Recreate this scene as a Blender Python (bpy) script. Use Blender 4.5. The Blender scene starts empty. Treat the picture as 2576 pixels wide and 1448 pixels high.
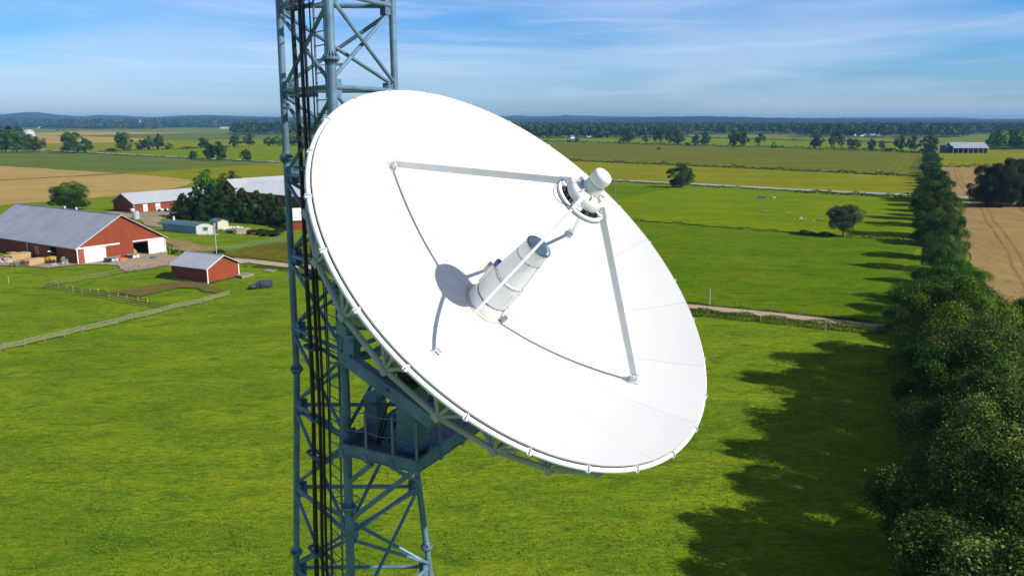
import bpy, math, random
import numpy as np
from mathutils import Vector, Matrix
random.seed(7)
V3 = Vector
scene = bpy.context.scene
COL = scene.collection
PI = math.pi
# ------------------------------------------------------------------ camera geometry (used to survey the site)
W, HH, F, HOR = 2575.0, 1448.0, 1950.0, 308.0
PITCH = math.atan((HH / 2 - HOR) / F)
CAM = V3((0, 0, 30.0))
FW = V3((0, math.cos(PITCH), -math.sin(PITCH)))
UP = V3((0, math.sin(PITCH), math.cos(PITCH)))
RT = V3((1, 0, 0))
def ray(x, y): return FW * F + RT * (x - W / 2) + UP * (HH / 2 - y)
def G(x, y, z=0.0):                       # survey point: where the sight line meets height z
    d = ray(x, y); return CAM + d * ((z - 30.0) / d.z)
def atY(x, y, Y):                          # sight line at distance Y
    d = ray(x, y); return CAM + d * (Y / d.y)
def hrow(P, row):                          # height above P seen at a row
    d = ray(W / 2, row); return 30 + d.z / d.y * P.y
SUN_EL, SUN_AZ = math.radians(34.3), math.radians(115.0)   # azimuth from +y towards +x
SUN = V3((math.sin(SUN_AZ) * math.cos(SUN_EL), math.cos(SUN_AZ) * math.cos(SUN_EL), math.sin(SUN_EL)))

# ------------------------------------------------------------------ object helpers
ORG = {}
def tag(o, label=None, cat=None, group=None, kind=None):
    if label: o['label'] = label
    if cat: o['category'] = cat
    if group: o['group'] = group
    if kind: o['kind'] = kind
    return o
def thing(name, label, cat, loc=(0, 0, 0), group=None):
    o = bpy.data.objects.new(name, None); COL.objects.link(o)
    o.location = loc; o.empty_display_size = 0.3
    ORG[o.name] = V3(loc)
    return tag(o, label, cat, group)
def make_mesh(name, verts, faces, mat, smooth=False, angle=None):
    me = bpy.data.meshes.new(name)
    me.from_pydata([tuple(v) for v in verts], [], faces)
    me.update()
    if mat: me.materials.append(mat)
    if smooth:
        me.polygons.foreach_set('use_smooth', [True] * len(me.polygons))
        if angle: me.set_sharp_from_angle(angle=math.radians(angle))
    return me
def link(name, me, parent=None):
    o = bpy.data.objects.new(name, me); COL.objects.link(o)
    if parent is not None:
        o.parent = parent
        ORG[o.name] = ORG.get(parent.name, V3((0, 0, 0)))
    return o
class MB:
    def __init__(s): s.v = []; s.f = []
    def add(s, vs, fs):
        n = len(s.v); s.v += [V3(p) for p in vs]; s.f += [tuple(i + n for i in q) for q in fs]; return s
    def box(s, c, size, ax=None):
        hx, hy, hz = (q / 2 for q in size); c = V3(c)
        X, Y, Z = ax if ax else (V3((1, 0, 0)), V3((0, 1, 0)), V3((0, 0, 1)))
        P = [c + X * (i * hx) + Y * (j * hy) + Z * (k * hz) for i in (-1, 1) for j in (-1, 1) for k in (-1, 1)]
        return s.add(P, [(0, 1, 3, 2), (4, 6, 7, 5), (0, 4, 5, 1), (2, 3, 7, 6), (0, 2, 6, 4), (1, 5, 7, 3)])
    def bar(s, a, b, w, h, upv=(0, 0, 1)):   # rectangular bar a->b
        a, b = V3(a), V3(b); Z = (b - a); L = Z.length; Z = Z / L
        X = Z.cross(V3(upv))
        if X.length < 1e-4: X = Z.cross(V3((1, 0, 0)))
        X.normalize(); Y = Z.cross(X).normalized()
        return s.box((a + b) / 2, (w, h, L), (X, Y, Z))
    def tube(s, a, b, r, n=10, r2=None, cap=True):
        return s.path([a, b], r, n, r2, cap)
    def path(s, pts, r, n=8, r2=None, cap=True):
        pts = [V3(p) for p in pts]; m = len(pts); base = len(s.v); Xp = None
        for i, p in enumerate(pts):
            d = (pts[min(i + 1, m - 1)] - pts[max(i - 1, 0)]).normalized()
            if Xp is None:
                X = d.cross(V3((0, 0, 1)))
                if X.length < 0.05: X = d.cross(V3((1, 0, 0)))
            else: X = Xp - d * Xp.dot(d)
            X.normalize(); Y = d.cross(X); Xp = X
            rr = r if r2 is None else r + (r2 - r) * i / (m - 1)
            s.v += [p + X * (rr * math.cos(2 * PI * k / n)) + Y * (rr * math.sin(2 * PI * k / n)) for k in range(n)]
        for i in range(m - 1):
            for k in range(n):
                a0 = base + i * n + k; a1 = base + i * n + (k + 1) % n
                s.f.append((a0, a1, a1 + n, a0 + n))
        if cap:
            s.f.append(tuple(base + k for k in range(n - 1, -1, -1)))
            s.f.append(tuple(base + (m - 1) * n + k for k in range(n)))
        return s
    def lathe(s, prof, O, X, Y, Z, n=32, a0=0, cap=False):   # prof: (r, s) pairs
        base = len(s.v)
        for r, t in prof:
            s.v += [O + Z * t + X * (r * math.cos(a0 + 2 * PI * k / n)) + Y * (r * math.sin(a0 + 2 * PI * k / n)) for k in range(n)]
        for i in range(len(prof) - 1):
            for k in range(n):
                a = base + i * n + k; b = base + i * n + (k + 1) % n
                s.f.append((a, b, b + n, a + n))
        if cap:
            m = len(prof) - 1
            s.f.append(tuple(base + k for k in range(n - 1, -1, -1)))
            s.f.append(tuple(base + m * n + k for k in range(n)))
        return s
    def prism(s, poly, z0, z1):               # vertical prism of an xy polygon
        n = len(poly)
        vs = [V3((p[0], p[1], z0)) for p in poly] + [V3((p[0], p[1], z1)) for p in poly]
        return s.add(vs, [tuple(range(n - 1, -1, -1)), tuple(range(n, 2 * n))] + [(i, (i + 1) % n, n + (i + 1) % n, n + i) for i in range(n)])
    def build(s, name, mat, parent=None, smooth=False, angle=35, bevel=0):
        o0 = ORG.get(parent.name, V3((0, 0, 0))) if parent is not None else V3((0, 0, 0))
        me = make_mesh(name, [p - o0 for p in s.v], s.f, mat, smooth, angle)
        o = link(name, me, parent)
        if bevel:
            m = o.modifiers.new('bevel', 'BEVEL'); m.width = bevel; m.segments = 2; m.limit_method = 'ANGLE'
        return o
    def single(s, name, mat, label, cat, base=None, group=None, kind=None, smooth=False, angle=35):   # a thing that is one mesh
        b = V3(base) if base is not None else V3((0, 0, 0))
        o = link(name, make_mesh(name, [p - b for p in s.v], s.f, mat, smooth, angle))
        o.location = b
        return tag(o, label, cat, group, kind)
def dup(root, loc, rz=0.0, sc=None, label=None, group=None):
    r = root.copy(); COL.objects.link(r); r.location = loc; r.rotation_euler = (0, 0, rz)
    if sc is not None: r.scale = sc
    if label: r['label'] = label
    if group: r['group'] = group
    for ch in list(root.children):
        c = ch.copy(); COL.objects.link(c); c.parent = r
        for g in list(ch.children):
            d = g.copy(); COL.objects.link(d); d.parent = c
    return r

# ------------------------------------------------------------------ materials
def new_mat(name):
    m = bpy.data.materials.new(name); m.use_nodes = True
    nt = m.node_tree; nt.nodes.clear()
    out = nt.nodes.new('ShaderNodeOutputMaterial')
    return m, nt, out
def N(nt, t, **kw):
    n = nt.nodes.new(t)
    for k, v in kw.items():
        if k in n.inputs: n.inputs[k].default_value = v
        else: setattr(n, k, v)
    return n
def noise(nt, vec, scale, detail=4, rough=0.55, dist=0.0):
    n = N(nt, 'ShaderNodeTexNoise'); n.inputs['Scale'].default_value = scale
    n.inputs['Detail'].default_value = detail; n.inputs['Roughness'].default_value = rough
    n.inputs['Distortion'].default_value = dist
    if vec is not None: nt.links.new(vec, n.inputs['Vector'])
    return n
def ramp(nt, fac, stops, interp='LINEAR'):
    r = nt.nodes.new('ShaderNodeValToRGB'); r.color_ramp.interpolation = interp
    el = r.color_ramp.elements
    while len(el) < len(stops): el.new(0.5)
    for e, (p, c) in zip(el, stops):
        e.position = p
        e.color = (c, c, c, 1) if isinstance(c, (int, float)) else (*c, 1)
    nt.links.new(fac, r.inputs['Fac']); return r
def mixc(nt, fac, a, b, blend='MIX'):
    m = nt.nodes.new('ShaderNodeMix'); m.data_type = 'RGBA'; m.blend_type = blend
    def put(sock, v):
        if isinstance(v, tuple): sock.default_value = (*v, 1)
        elif isinstance(v, (int, float)): sock.default_value = v
        else: nt.links.new(v, sock)
    put(m.inputs[0], fac); put(m.inputs[6], a); put(m.inputs[7], b)
    return m.outputs[2]
def mathn(nt, op, a, b=None, clamp=False):
    m = nt.nodes.new('ShaderNodeMath'); m.operation = op; m.use_clamp = clamp
    for i, v in enumerate((a, b)):
        if v is None: continue
        if isinstance(v, (int, float)): m.inputs[i].default_value = v
        else: nt.links.new(v, m.inputs[i])
    return m.outputs[0]
def coords(nt, space='Object', scale=(1, 1, 1), rot=(0, 0, 0)):
    tc = nt.nodes.new('ShaderNodeTexCoord'); mp = nt.nodes.new('ShaderNodeMapping')
    mp.inputs['Scale'].default_value = scale; mp.inputs['Rotation'].default_value = rot
    nt.links.new(tc.outputs[space], mp.inputs['Vector']); return mp.outputs['Vector']
def bump(nt, h, strength, dist):
    b = nt.nodes.new('ShaderNodeBump'); b.inputs['Strength'].default_value = strength; b.inputs['Distance'].default_value = dist
    nt.links.new(h, b.inputs['Height']); return b.outputs['Normal']
def finish(nt, out, col, rough=0.6, metal=0.0, normal=None, spec=0.5):
    p = nt.nodes.new('ShaderNodeBsdfPrincipled')
    if isinstance(col, tuple): p.inputs['Base Color'].default_value = (*col, 1)
    else: nt.links.new(col, p.inputs['Base Color'])
    if isinstance(rough, (int, float)): p.inputs['Roughness'].default_value = rough
    else: nt.links.new(rough, p.inputs['Roughness'])
    p.inputs['Metallic'].default_value = metal; p.inputs['Specular IOR Level'].default_value = spec
    if normal is not None: nt.links.new(normal, p.inputs['Normal'])
    nt.links.new(p.outputs[0], out.inputs['Surface']); return p
def pmat(name, c, rough=0.6, metal=0.0, var=0.15, scale=3.0, bmp=0.0, bscale=20.0, dirt=None, dscale=0.7, damt=0.4, spec=0.5):
    m, nt, out = new_mat(name)
    v = coords(nt)
    n = noise(nt, v, scale, 5)
    lo = tuple(q * (1 - var) for q in c); hi = tuple(min(1, q * (1 + var)) for q in c)
    col = ramp(nt, n.outputs['Fac'], [(0.3, lo), (0.7, hi)]).outputs['Color']
    if dirt:
        d = noise(nt, v, dscale, 6, 0.65)
        fac = ramp(nt, d.outputs['Fac'], [(0.52, 0.0), (0.75, damt)]).outputs['Color']
        col = mixc(nt, fac, col, dirt)
    nrm = None
    if bmp:
        b = noise(nt, v, bscale, 3); nrm = bump(nt, b.outputs['Fac'], bmp, 0.02)
    finish(nt, out, col, rough, metal, nrm, spec); return m
def board_mat(name, c, period=0.25, var=0.12, rough=0.7, groove=0.35, dirt=(0.1, 0.05, 0.03)):   # vertical boards / corrugation along the wall
    m, nt, out = new_mat(name)
    uv = N(nt, 'ShaderNodeUVMap'); sep = N(nt, 'ShaderNodeSeparateXYZ'); nt.links.new(uv.outputs[0], sep.inputs[0])
    fr = mathn(nt, 'FRACT', mathn(nt, 'DIVIDE', sep.outputs[0], period))
    tri = mathn(nt, 'ABSOLUTE', mathn(nt, 'SUBTRACT', fr, 0.5))
    v = coords(nt)
    n1 = noise(nt, v, 0.35, 5, 0.6); n2 = noise(nt, v, 6, 3)
    lo = tuple(q * (1 - var * 1.6) for q in c); hi = tuple(min(1, q * (1 + var)) for q in c)
    col = ramp(nt, n1.outputs['Fac'], [(0.3, lo), (0.7, hi)]).outputs['Color']
    gl = ramp(nt, tri, [(0.40, 0.0), (0.5, groove)]).outputs['Color']
    col = mixc(nt, gl, col, tuple(q * 0.35 for q in c))
    st = noise(nt, coords(nt, 'Object', (2.0, 2.0, 0.15)), 1.3, 5, 0.7)
    col = mixc(nt, ramp(nt, st.outputs['Fac'], [(0.55, 0.0), (0.8, 0.25)]).outputs['Color'], col, dirt)
    nrm = bump(nt, mathn(nt, 'ADD', tri, mathn(nt, 'MULTIPLY', n2.outputs['Fac'], 0.1)), 0.5, 0.03)
    finish(nt, out, col, rough, 0, nrm, 0.3); return m
def field_mat(name, cols, s1=0.02, s2=0.25, s3=3.0, stretch=(1, 1, 1), rot=0.0, bmp=0.6, spots=None, rows=None, con=1.0):
    # cols: (a, b) large patches, (c) tufts
    m, nt, out = new_mat(name)
    v = coords(nt, 'Object', stretch, (0, 0, rot))
    a, b, c = cols
    n1 = noise(nt, v, s1, 6, 0.66, 0.5); n2 = noise(nt, v, s2, 6, 0.66, 0.8); n3 = noise(nt, v, s3, 5, 0.72, 0.3)
    n4 = noise(nt, coords(nt), s3 * 5, 3, 0.75)
    base = ramp(nt, n1.outputs['Fac'], [(0.40, a), (0.60, b)]).outputs['Color']
    base = mixc(nt, ramp(nt, n2.outputs['Fac'], [(0.50, 0.0), (0.66, 0.85)]).outputs['Color'], base, c)
    k = 0.5 * con
    base = mixc(nt, 0.8, base, ramp(nt, n3.outputs['Fac'], [(0.30, 1 - k), (0.70, 1 + k * 0.9)]).outputs['Color'], 'MULTIPLY')
    base = mixc(nt, 0.7, base, ramp(nt, n4.outputs['Fac'], [(0.30, 1 - k), (0.70, 1 + k * 0.9)]).outputs['Color'], 'MULTIPLY')
    if spots:
        sp = noise(nt, v, spots[1], 4, 0.6)
        base = mixc(nt, ramp(nt, sp.outputs['Fac'], [(spots[2], 0.0), (spots[2] + 0.08, 0.8)]).outputs['Color'], base, spots[0])
    if rows:                                   # (direction angle, spacing, amount, colour)
        vr = coords(nt, 'Object', (1, 1, 1), (0, 0, rows[0]))
        ds = noise(nt, vr, 0.012, 2); sp = N(nt, 'ShaderNodeSeparateXYZ'); nt.links.new(vr, sp.inputs[0])
        w = mathn(nt, 'ADD', sp.outputs[0], mathn(nt, 'MULTIPLY', ds.outputs['Fac'], rows[1] * 0.35))
        brk = noise(nt, vr, 0.10, 5, 0.75)
        brf = ramp(nt, brk.outputs['Fac'], [(0.35, 0.25), (0.6, 1.0)]).outputs['Color']
        for sh in ((0.0, 0.17) if len(rows) > 4 else (0.0,)):
            fr = mathn(nt, 'ABSOLUTE', mathn(nt, 'SUBTRACT', mathn(nt, 'FRACT', mathn(nt, 'ADD', mathn(nt, 'DIVIDE', w, rows[1]), sh)), 0.5))
            base = mixc(nt, mathn(nt, 'MULTIPLY', ramp(nt, fr, [(rows[5] if len(rows) > 5 else 0.40, 0.0), (0.495, rows[2])]).outputs['Color'], brf), base, rows[3])
    h = mathn(nt, 'ADD', mathn(nt, 'MULTIPLY', n3.outputs['Fac'], 1.0), mathn(nt, 'MULTIPLY', n2.outputs['Fac'], 1.5))
    nrm = bump(nt, h, bmp, 0.3)
    finish(nt, out, base, 0.95, 0, nrm, 0.0); return m
def leaf_mat(name, dark, mid, light, trans=0.25):
    m, nt, out = new_mat(name)
    at = N(nt, 'ShaderNodeAttribute', attribute_name='tint')
    col = ramp(nt, at.outputs['Fac'], [(0.05, dark), (0.5, mid), (0.95, light)]).outputs['Color']
    oi = N(nt, 'ShaderNodeObjectInfo')
    hs = N(nt, 'ShaderNodeHueSaturation')
    nt.links.new(mathn(nt, 'ADD', 0.497, mathn(nt, 'MULTIPLY', oi.outputs['Random'], 0.028)), hs.inputs['Hue'])
    nt.links.new(mathn(nt, 'ADD', 0.8, mathn(nt, 'MULTIPLY', oi.outputs['Random'], 0.4)), hs.inputs['Value'])
    nt.links.new(col, hs.inputs['Color'])
    d = nt.nodes.new('ShaderNodeBsdfPrincipled'); d.inputs['Roughness'].default_value = 0.55
    d.inputs['Specular IOR Level'].default_value = 0.12
    nt.links.new(hs.outputs[0], d.inputs['Base Color'])
    t = nt.nodes.new('ShaderNodeBsdfTranslucent'); nt.links.new(hs.outputs[0], t.inputs['Color'])
    mx = nt.nodes.new('ShaderNodeMixShader'); mx.inputs[0].default_value = trans
    nt.links.new(d.outputs[0], mx.inputs[1]); nt.links.new(t.outputs[0], mx.inputs[2])
    nt.links.new(mx.outputs[0], out.inputs['Surface']); return m

M = {}
M['white'] = pmat('white_paint', (0.80, 0.80, 0.79), 0.45, 0, 0.03, 1.2)
M['white2'] = pmat('white_paint_steel', (0.72, 0.73, 0.74), 0.4, 0, 0.05, 2.0, dirt=(0.4, 0.36, 0.3), damt=0.25)
M['truss'] = pmat('painted_truss', (0.50, 0.51, 0.51), 0.5, 0, 0.1, 2.0, dirt=(0.25, 0.2, 0.15), damt=0.3)
M['steel'] = pmat('galvanised_steel', (0.15, 0.245, 0.34), 0.42, 0.2, 0.28, 2.2, 0.15, 30, dirt=(0.10, 0.11, 0.11), dscale=1.2, damt=0.6)
M['steel_dark'] = pmat('weathered_steel', (0.14, 0.19, 0.23), 0.5, 0.2, 0.25, 2.0)
M['bare'] = pmat('bare_metal', (0.45, 0.43, 0.40), 0.3, 0.85, 0.2, 6.0)
M['black'] = pmat('black_cable', (0.012, 0.013, 0.016), 0.45, 0, 0.2, 4.0)
M['seal'] = pmat('dark_seal', (0.03, 0.03, 0.035), 0.6)
M['deck'] = pmat('platform_grating', (0.13, 0.17, 0.2), 0.6, 0.2, 0.3, 3.0, 0.3, 40)
M['blue'] = pmat('blue_enamel', (0.03, 0.09, 0.35), 0.3)
M['radome'] = pmat('feed_window', (0.46, 0.53, 0.60), 0.4, 0.0, 0.25, 3.0)
M['beige'] = pmat('beige_casting', (0.55, 0.5, 0.4), 0.5, 0, 0.15, 4, dirt=(0.3, 0.22, 0.1), damt=0.5)
M['mech'] = pmat('dark_mechanism', (0.05, 0.06, 0.075), 0.4, 0.6, 0.6, 9.0)
M['gap_shade'] = pmat('painted_gap_shade', (0.045, 0.04, 0.035), 0.5, 0, 0.2, 3)  # dark brown painted in as shade for the rim gap
def dish_mat():
    m, nt, out = new_mat('dish_panel_white')
    uv = N(nt, 'ShaderNodeUVMap'); sep = N(nt, 'ShaderNodeSeparateXYZ'); nt.links.new(uv.outputs[0], sep.inputs[0])
    fr = mathn(nt, 'ABSOLUTE', mathn(nt, 'SUBTRACT', mathn(nt, 'FRACT', mathn(nt, 'MULTIPLY', sep.outputs[0], 15.0)), 0.5))
    dist = mathn(nt, 'MULTIPLY', mathn(nt, 'MULTIPLY', fr, sep.outputs[1]), 2 * PI / 15)    # metres from the seam
    v = coords(nt)
    n = noise(nt, v, 0.8, 5)
    col = ramp(nt, n.outputs['Fac'], [(0.3, (0.625, 0.628, 0.63)), (0.7, (0.65, 0.65, 0.645))]).outputs['Color']
    wn = N(nt, 'ShaderNodeTexWhiteNoise'); wn.noise_dimensions = '1D'
    nt.links.new(mathn(nt, 'FLOOR', mathn(nt, 'ADD', mathn(nt, 'MULTIPLY', sep.outputs[0], 15.0), 0.5)), wn.inputs['W'])
    col = mixc(nt, 1.0, col, ramp(nt, wn.outputs['Value'], [(0.0, 0.97), (1.0, 1.02)]).outputs['Color'], 'MULTIPLY')
    cmb = N(nt, 'ShaderNodeCombineXYZ'); nt.links.new(mathn(nt, 'MULTIPLY', sep.outputs[0], 160.0), cmb.inputs[0]); nt.links.new(mathn(nt, 'MULTIPLY', sep.outputs[1], 0.7), cmb.inputs[1])
    stn = noise(nt, cmb.outputs[0], 1.0, 4, 0.6)
    col = mixc(nt, ramp(nt, stn.outputs['Fac'], [(0.55, 0.0), (0.8, 0.12)]).outputs['Color'], col, (0.42, 0.41, 0.38))
    brk = noise(nt, v, 1.4, 3)
    line = mathn(nt, 'MULTIPLY', ramp(nt, dist, [(0.005, 0.75), (0.010, 0.0)]).outputs['Color'], ramp(nt, brk.outputs['Fac'], [(0.35, 0.5), (0.55, 1.0)]).outputs['Color'])
    rv = N(nt, 'ShaderNodeTexVoronoi'); rv.inputs['Scale'].default_value = 1.1; nt.links.new(v, rv.inputs['Vector'])
    spk = ramp(nt, rv.outputs['Distance'], [(0.008, 0.5), (0.014, 0.0)]).outputs['Color']
    col = mixc(nt, mathn(nt, 'MAXIMUM', line, spk), col, (0.33, 0.34, 0.36))
    finish(nt, out, col, 0.45, 0, None, 0.4); return m
M['dish'] = dish_mat()
# ------------------------------------------------------------------ camera, sun, sky, air
cd = bpy.data.cameras.new('camera'); cam = bpy.data.objects.new('camera', cd); COL.objects.link(cam)
cd.sensor_fit = 'HORIZONTAL'; cd.sensor_width = 36.0; cd.lens = F / W * 36.0
cd.clip_start = 0.1; cd.clip_end = 60000
cam.location = CAM; cam.rotation_euler = (PI / 2 - PITCH, 0, 0)
scene.camera = cam
sd = bpy.data.lights.new('sun', 'SUN'); sun = bpy.data.objects.new('sun', sd); COL.objects.link(sun)
sd.energy = 5.0; sd.angle = math.radians(0.5); sd.color = (1.0, 0.95, 0.86)
sun.location = (60, -30, 90); sun.rotation_euler = SUN.to_track_quat('Z', 'Y').to_euler()
w = bpy.data.worlds.new('World'); scene.world = w; w.use_nodes = True
nt = w.node_tree; nt.nodes.clear()
wo = nt.nodes.new('ShaderNodeOutputWorld'); bg = nt.nodes.new('ShaderNodeBackground')
sky = nt.nodes.new('ShaderNodeTexSky'); sky.sky_type = 'NISHITA'; sky.sun_disc = False
sky.sun_elevation = SUN_EL; sky.sun_rotation = SUN_AZ; sky.altitude = 0; sky.air_density = 1.0; sky.dust_density = 0.2; sky.ozone_density = 3.0
tc = nt.nodes.new('ShaderNodeTexCoord'); sp = nt.nodes.new('ShaderNodeSeparateXYZ'); nt.links.new(tc.outputs['Generated'], sp.inputs[0])
def cl(scale, mul, off, det=6, rough=0.55, dist=0.6):
    mp = nt.nodes.new('ShaderNodeMapping'); mp.inputs['Scale'].default_value = mul; mp.inputs['Location'].default_value = off
    mp.inputs['Rotation'].default_value = (0, math.radians(1.5), 0)
    nt.links.new(tc.outputs['Generated'], mp.inputs['Vector'])
    return noise(nt, mp.outputs['Vector'], scale, det, rough, dist).outputs['Fac']
n1 = cl(1.5, (1, 1, 11), (0.15, 0.4, 0.32), 5, 0.45, 0.3); n2 = cl(3.2, (1, 1, 15), (2.3, 1.7, 0.4), 8, 0.6, 1.0)
m1 = ramp(nt, n1, [(0.44, 0.0), (0.585, 1.0)]).outputs['Color']
m2 = ramp(nt, n2, [(0.53, 0.0), (0.68, 1.0)]).outputs['Color']
mask = mathn(nt, 'ADD', mathn(nt, 'MULTIPLY', m1, 0.42), mathn(nt, 'MULTIPLY', m2, 0.24), True)
fade = ramp(nt, sp.outputs['Z'], [(0.0, 0.55), (0.03, 1.0)]).outputs['Color']
mask = mathn(nt, 'MULTIPLY', mask, fade)
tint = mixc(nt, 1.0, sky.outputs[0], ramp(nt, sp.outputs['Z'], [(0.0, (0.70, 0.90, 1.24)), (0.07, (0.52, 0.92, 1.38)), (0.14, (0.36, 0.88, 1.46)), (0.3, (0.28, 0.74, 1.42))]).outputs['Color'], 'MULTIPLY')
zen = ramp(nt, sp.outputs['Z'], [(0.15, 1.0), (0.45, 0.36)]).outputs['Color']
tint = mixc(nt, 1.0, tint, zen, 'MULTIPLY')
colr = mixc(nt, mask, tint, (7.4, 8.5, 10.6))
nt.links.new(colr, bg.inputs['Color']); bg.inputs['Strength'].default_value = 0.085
nt.links.new(bg.outputs[0], wo.inputs['Surface'])
vs = scene.view_settings; scene.display_settings.display_device = 'sRGB'
vs.view_transform = 'Standard'; vs.look = 'None'; vs.gamma = 1.0; vs.exposure = 0.2
cy = scene.cycles
cy.use_denoising = True; cy.max_bounces = 6; cy.diffuse_bounces = 3; cy.glossy_bounces = 3; cy.transmission_bounces = 3
cy.transparent_max_bounces = 6; cy.volume_bounces = 0; cy.sample_clamp_indirect = 4.0
# ------------------------------------------------------------------ ground and fields (sheets a few mm apart)
GR = (0.125, 0.205, 0.011); GY = (0.190, 0.258, 0.014); GD = (0.072, 0.145, 0.012)
M['pasture'] = field_mat('pasture_grass', (GR, GY, GD), 0.05, 0.22, 1.1, (1, 2.4, 1), 0.3, 0.55, spots=((0.24, 0.20, 0.03), 0.35, 0.70), con=0.95)
M['bright'] = field_mat('bright_meadow', ((0.135, 0.215, 0.004), (0.195, 0.245, 0.005), (0.095, 0.17, 0.005)), 0.03, 0.15, 1.2, (1, 2.2, 1), 0.15, 0.8, con=0.9)
M['deep'] = field_mat('deep_green_meadow', ((0.098, 0.19, 0.006), (0.145, 0.22, 0.006), (0.060, 0.128, 0.006)), 0.035, 0.2, 1.3, (1, 2.2, 1), 0.15, 1.0, con=1.1)
M['yellow'] = field_mat('yellow_green_crop', ((0.19, 0.205, 0.008), (0.255, 0.24, 0.010), (0.14, 0.175, 0.008)), 0.012, 0.06, 0.6, (1, 3.0, 1), 0.1, 0.6, con=0.8)
M['olive'] = field_mat('olive_crop', ((0.12, 0.145, 0.016), (0.17, 0.165, 0.014), (0.105, 0.135, 0.016)), 0.010, 0.06, 0.6, (1, 3.0, 1), 0.1, 0.6, con=0.8)
M['oliverow'] = field_mat('olive_crop_rows', ((0.15, 0.16, 0.016), (0.18, 0.175, 0.018), (0.12, 0.15, 0.018)), 0.012, 0.06, 0.6, (1, 1, 1), 0.0, 0.6, rows=(0.49, 5.0, 0.7, (0.055, 0.08, 0.010)), con=0.8)
M['mossy'] = field_mat('mossy_green_field', ((0.10, 0.155, 0.028), (0.15, 0.185, 0.034), (0.085, 0.135, 0.026)), 0.012, 0.06, 0.8, (1, 3, 1), 0.1, 0.6, con=0.8)
M['farfield'] = field_mat('distant_grass_field', ((0.15, 0.19, 0.025), (0.20, 0.22, 0.03), (0.12, 0.165, 0.025)), 0.006, 0.03, 0.3, (1, 3, 1), 0.1, 0.4, con=0.7)
M['stubble'] = field_mat('cereal_stubble', ((0.39, 0.275, 0.09), (0.46, 0.32, 0.11), (0.33, 0.24, 0.075)), 0.015, 0.08, 1.5, (1, 2.5, 1), 0.1, 0.6, con=0.7)
M['stubblerow'] = field_mat('ploughed_stubble', ((0.31, 0.215, 0.085), (0.37, 0.26, 0.10), (0.25, 0.18, 0.07)), 0.02, 0.1, 1.4, (2.5, 1, 1), 0.49, 0.7, rows=(0.49, 13.0, 0.8, (0.15, 0.10, 0.045), True, 0.455), con=0.8)
M['rough'] = field_mat('rough_weedy_grass', ((0.12, 0.13, 0.015), (0.19, 0.17, 0.02), (0.06, 0.085, 0.012)), 0.08, 0.5, 3.0, (1, 1.6, 1), 0.0, 1.0, spots=((0.26, 0.12, 0.04), 0.45, 0.58))
M['gravel'] = field_mat('gravel_yard', ((0.36, 0.28, 0.20), (0.42, 0.33, 0.235), (0.30, 0.235, 0.165)), 0.05, 0.4, 4.0, (1, 1, 1), 0, 0.4)
M['farmgravel'] = field_mat('dusty_farm_ground', ((0.30, 0.24, 0.16), (0.36, 0.30, 0.21), (0.24, 0.21, 0.11)), 0.06, 0.4, 3.0, (1, 1, 1), 0, 0.4)
M['track'] = field_mat('gravel_track', ((0.46, 0.35, 0.25), (0.52, 0.40, 0.29), (0.40, 0.30, 0.21)), 0.08, 0.5, 4.0, (1, 1, 1), 0, 0.3)
M['asphalt'] = field_mat('pale_asphalt', ((0.38, 0.39, 0.41), (0.44, 0.44, 0.45), (0.34, 0.35, 0.36)), 0.05, 0.3, 3.0, (1, 1, 1), 0, 0.15)
M['soil'] = field_mat('bare_brown_soil', ((0.15, 0.11, 0.045), (0.18, 0.14, 0.05), (0.11, 0.17, 0.01)), 0.12, 0.3, 2.0, (1, 1.5, 1), 0, 0.6)
M['path'] = field_mat('worn_dirt_path', ((0.27, 0.20, 0.085), (0.34, 0.25, 0.11), (0.17, 0.16, 0.05)), 0.1, 0.4, 2.5, (1, 1, 1), 0, 0.5)

zi = [0.0]
def sheet(name, pts, mat, world=False, step=0.006, grid=0):
    P = [V3((p[0], p[1], 0)) for p in pts] if world else [G(*p) for p in pts]
    rj = random.Random(len(P) * 31 + int(P[0].x)); Q = []
    for i, p in enumerate(P):                 # uneven natural margins
        q = P[(i + 1) % len(P)]; L = (q - p).length; Q.append(p); dist = max(60.0, (p + q).length / 2)
        if L > 5 and dist < 1200:
            n = min(60, int(L / max(3.0, dist * 0.02)))
            for k in range(1, n): Q.append(p.lerp(q, k / n) + V3((rj.gauss(0, 1), rj.gauss(0, 1), 0)) * min(1.6, 0.25 + dist * 0.002))
    P = Q
    zi[0] += step
    c = sum(P, V3((0, 0, 0))) / len(P)
    me = make_mesh(name, [(p.x - c.x, p.y - c.y, 0) for p in P], [tuple(range(len(P)))], M[mat])
    import bmesh
    b = bmesh.new(); b.from_mesh(me); bmesh.ops.triangulate(b, faces=b.faces[:]); bmesh.ops.recalc_face_normals(b, faces=b.faces[:])
    for f in b.faces:
        if f.normal.z < 0: f.normal_flip()
    b.to_mesh(me); b.free()
    o = link(name, me); o.location = (c.x, c.y, zi[0]); o['kind'] = 'structure'; return o
sheet('ground', [(-15000, -3000), (15000, -3000), (15000, 14500), (-15000, 14500)], 'pasture', True)
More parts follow.
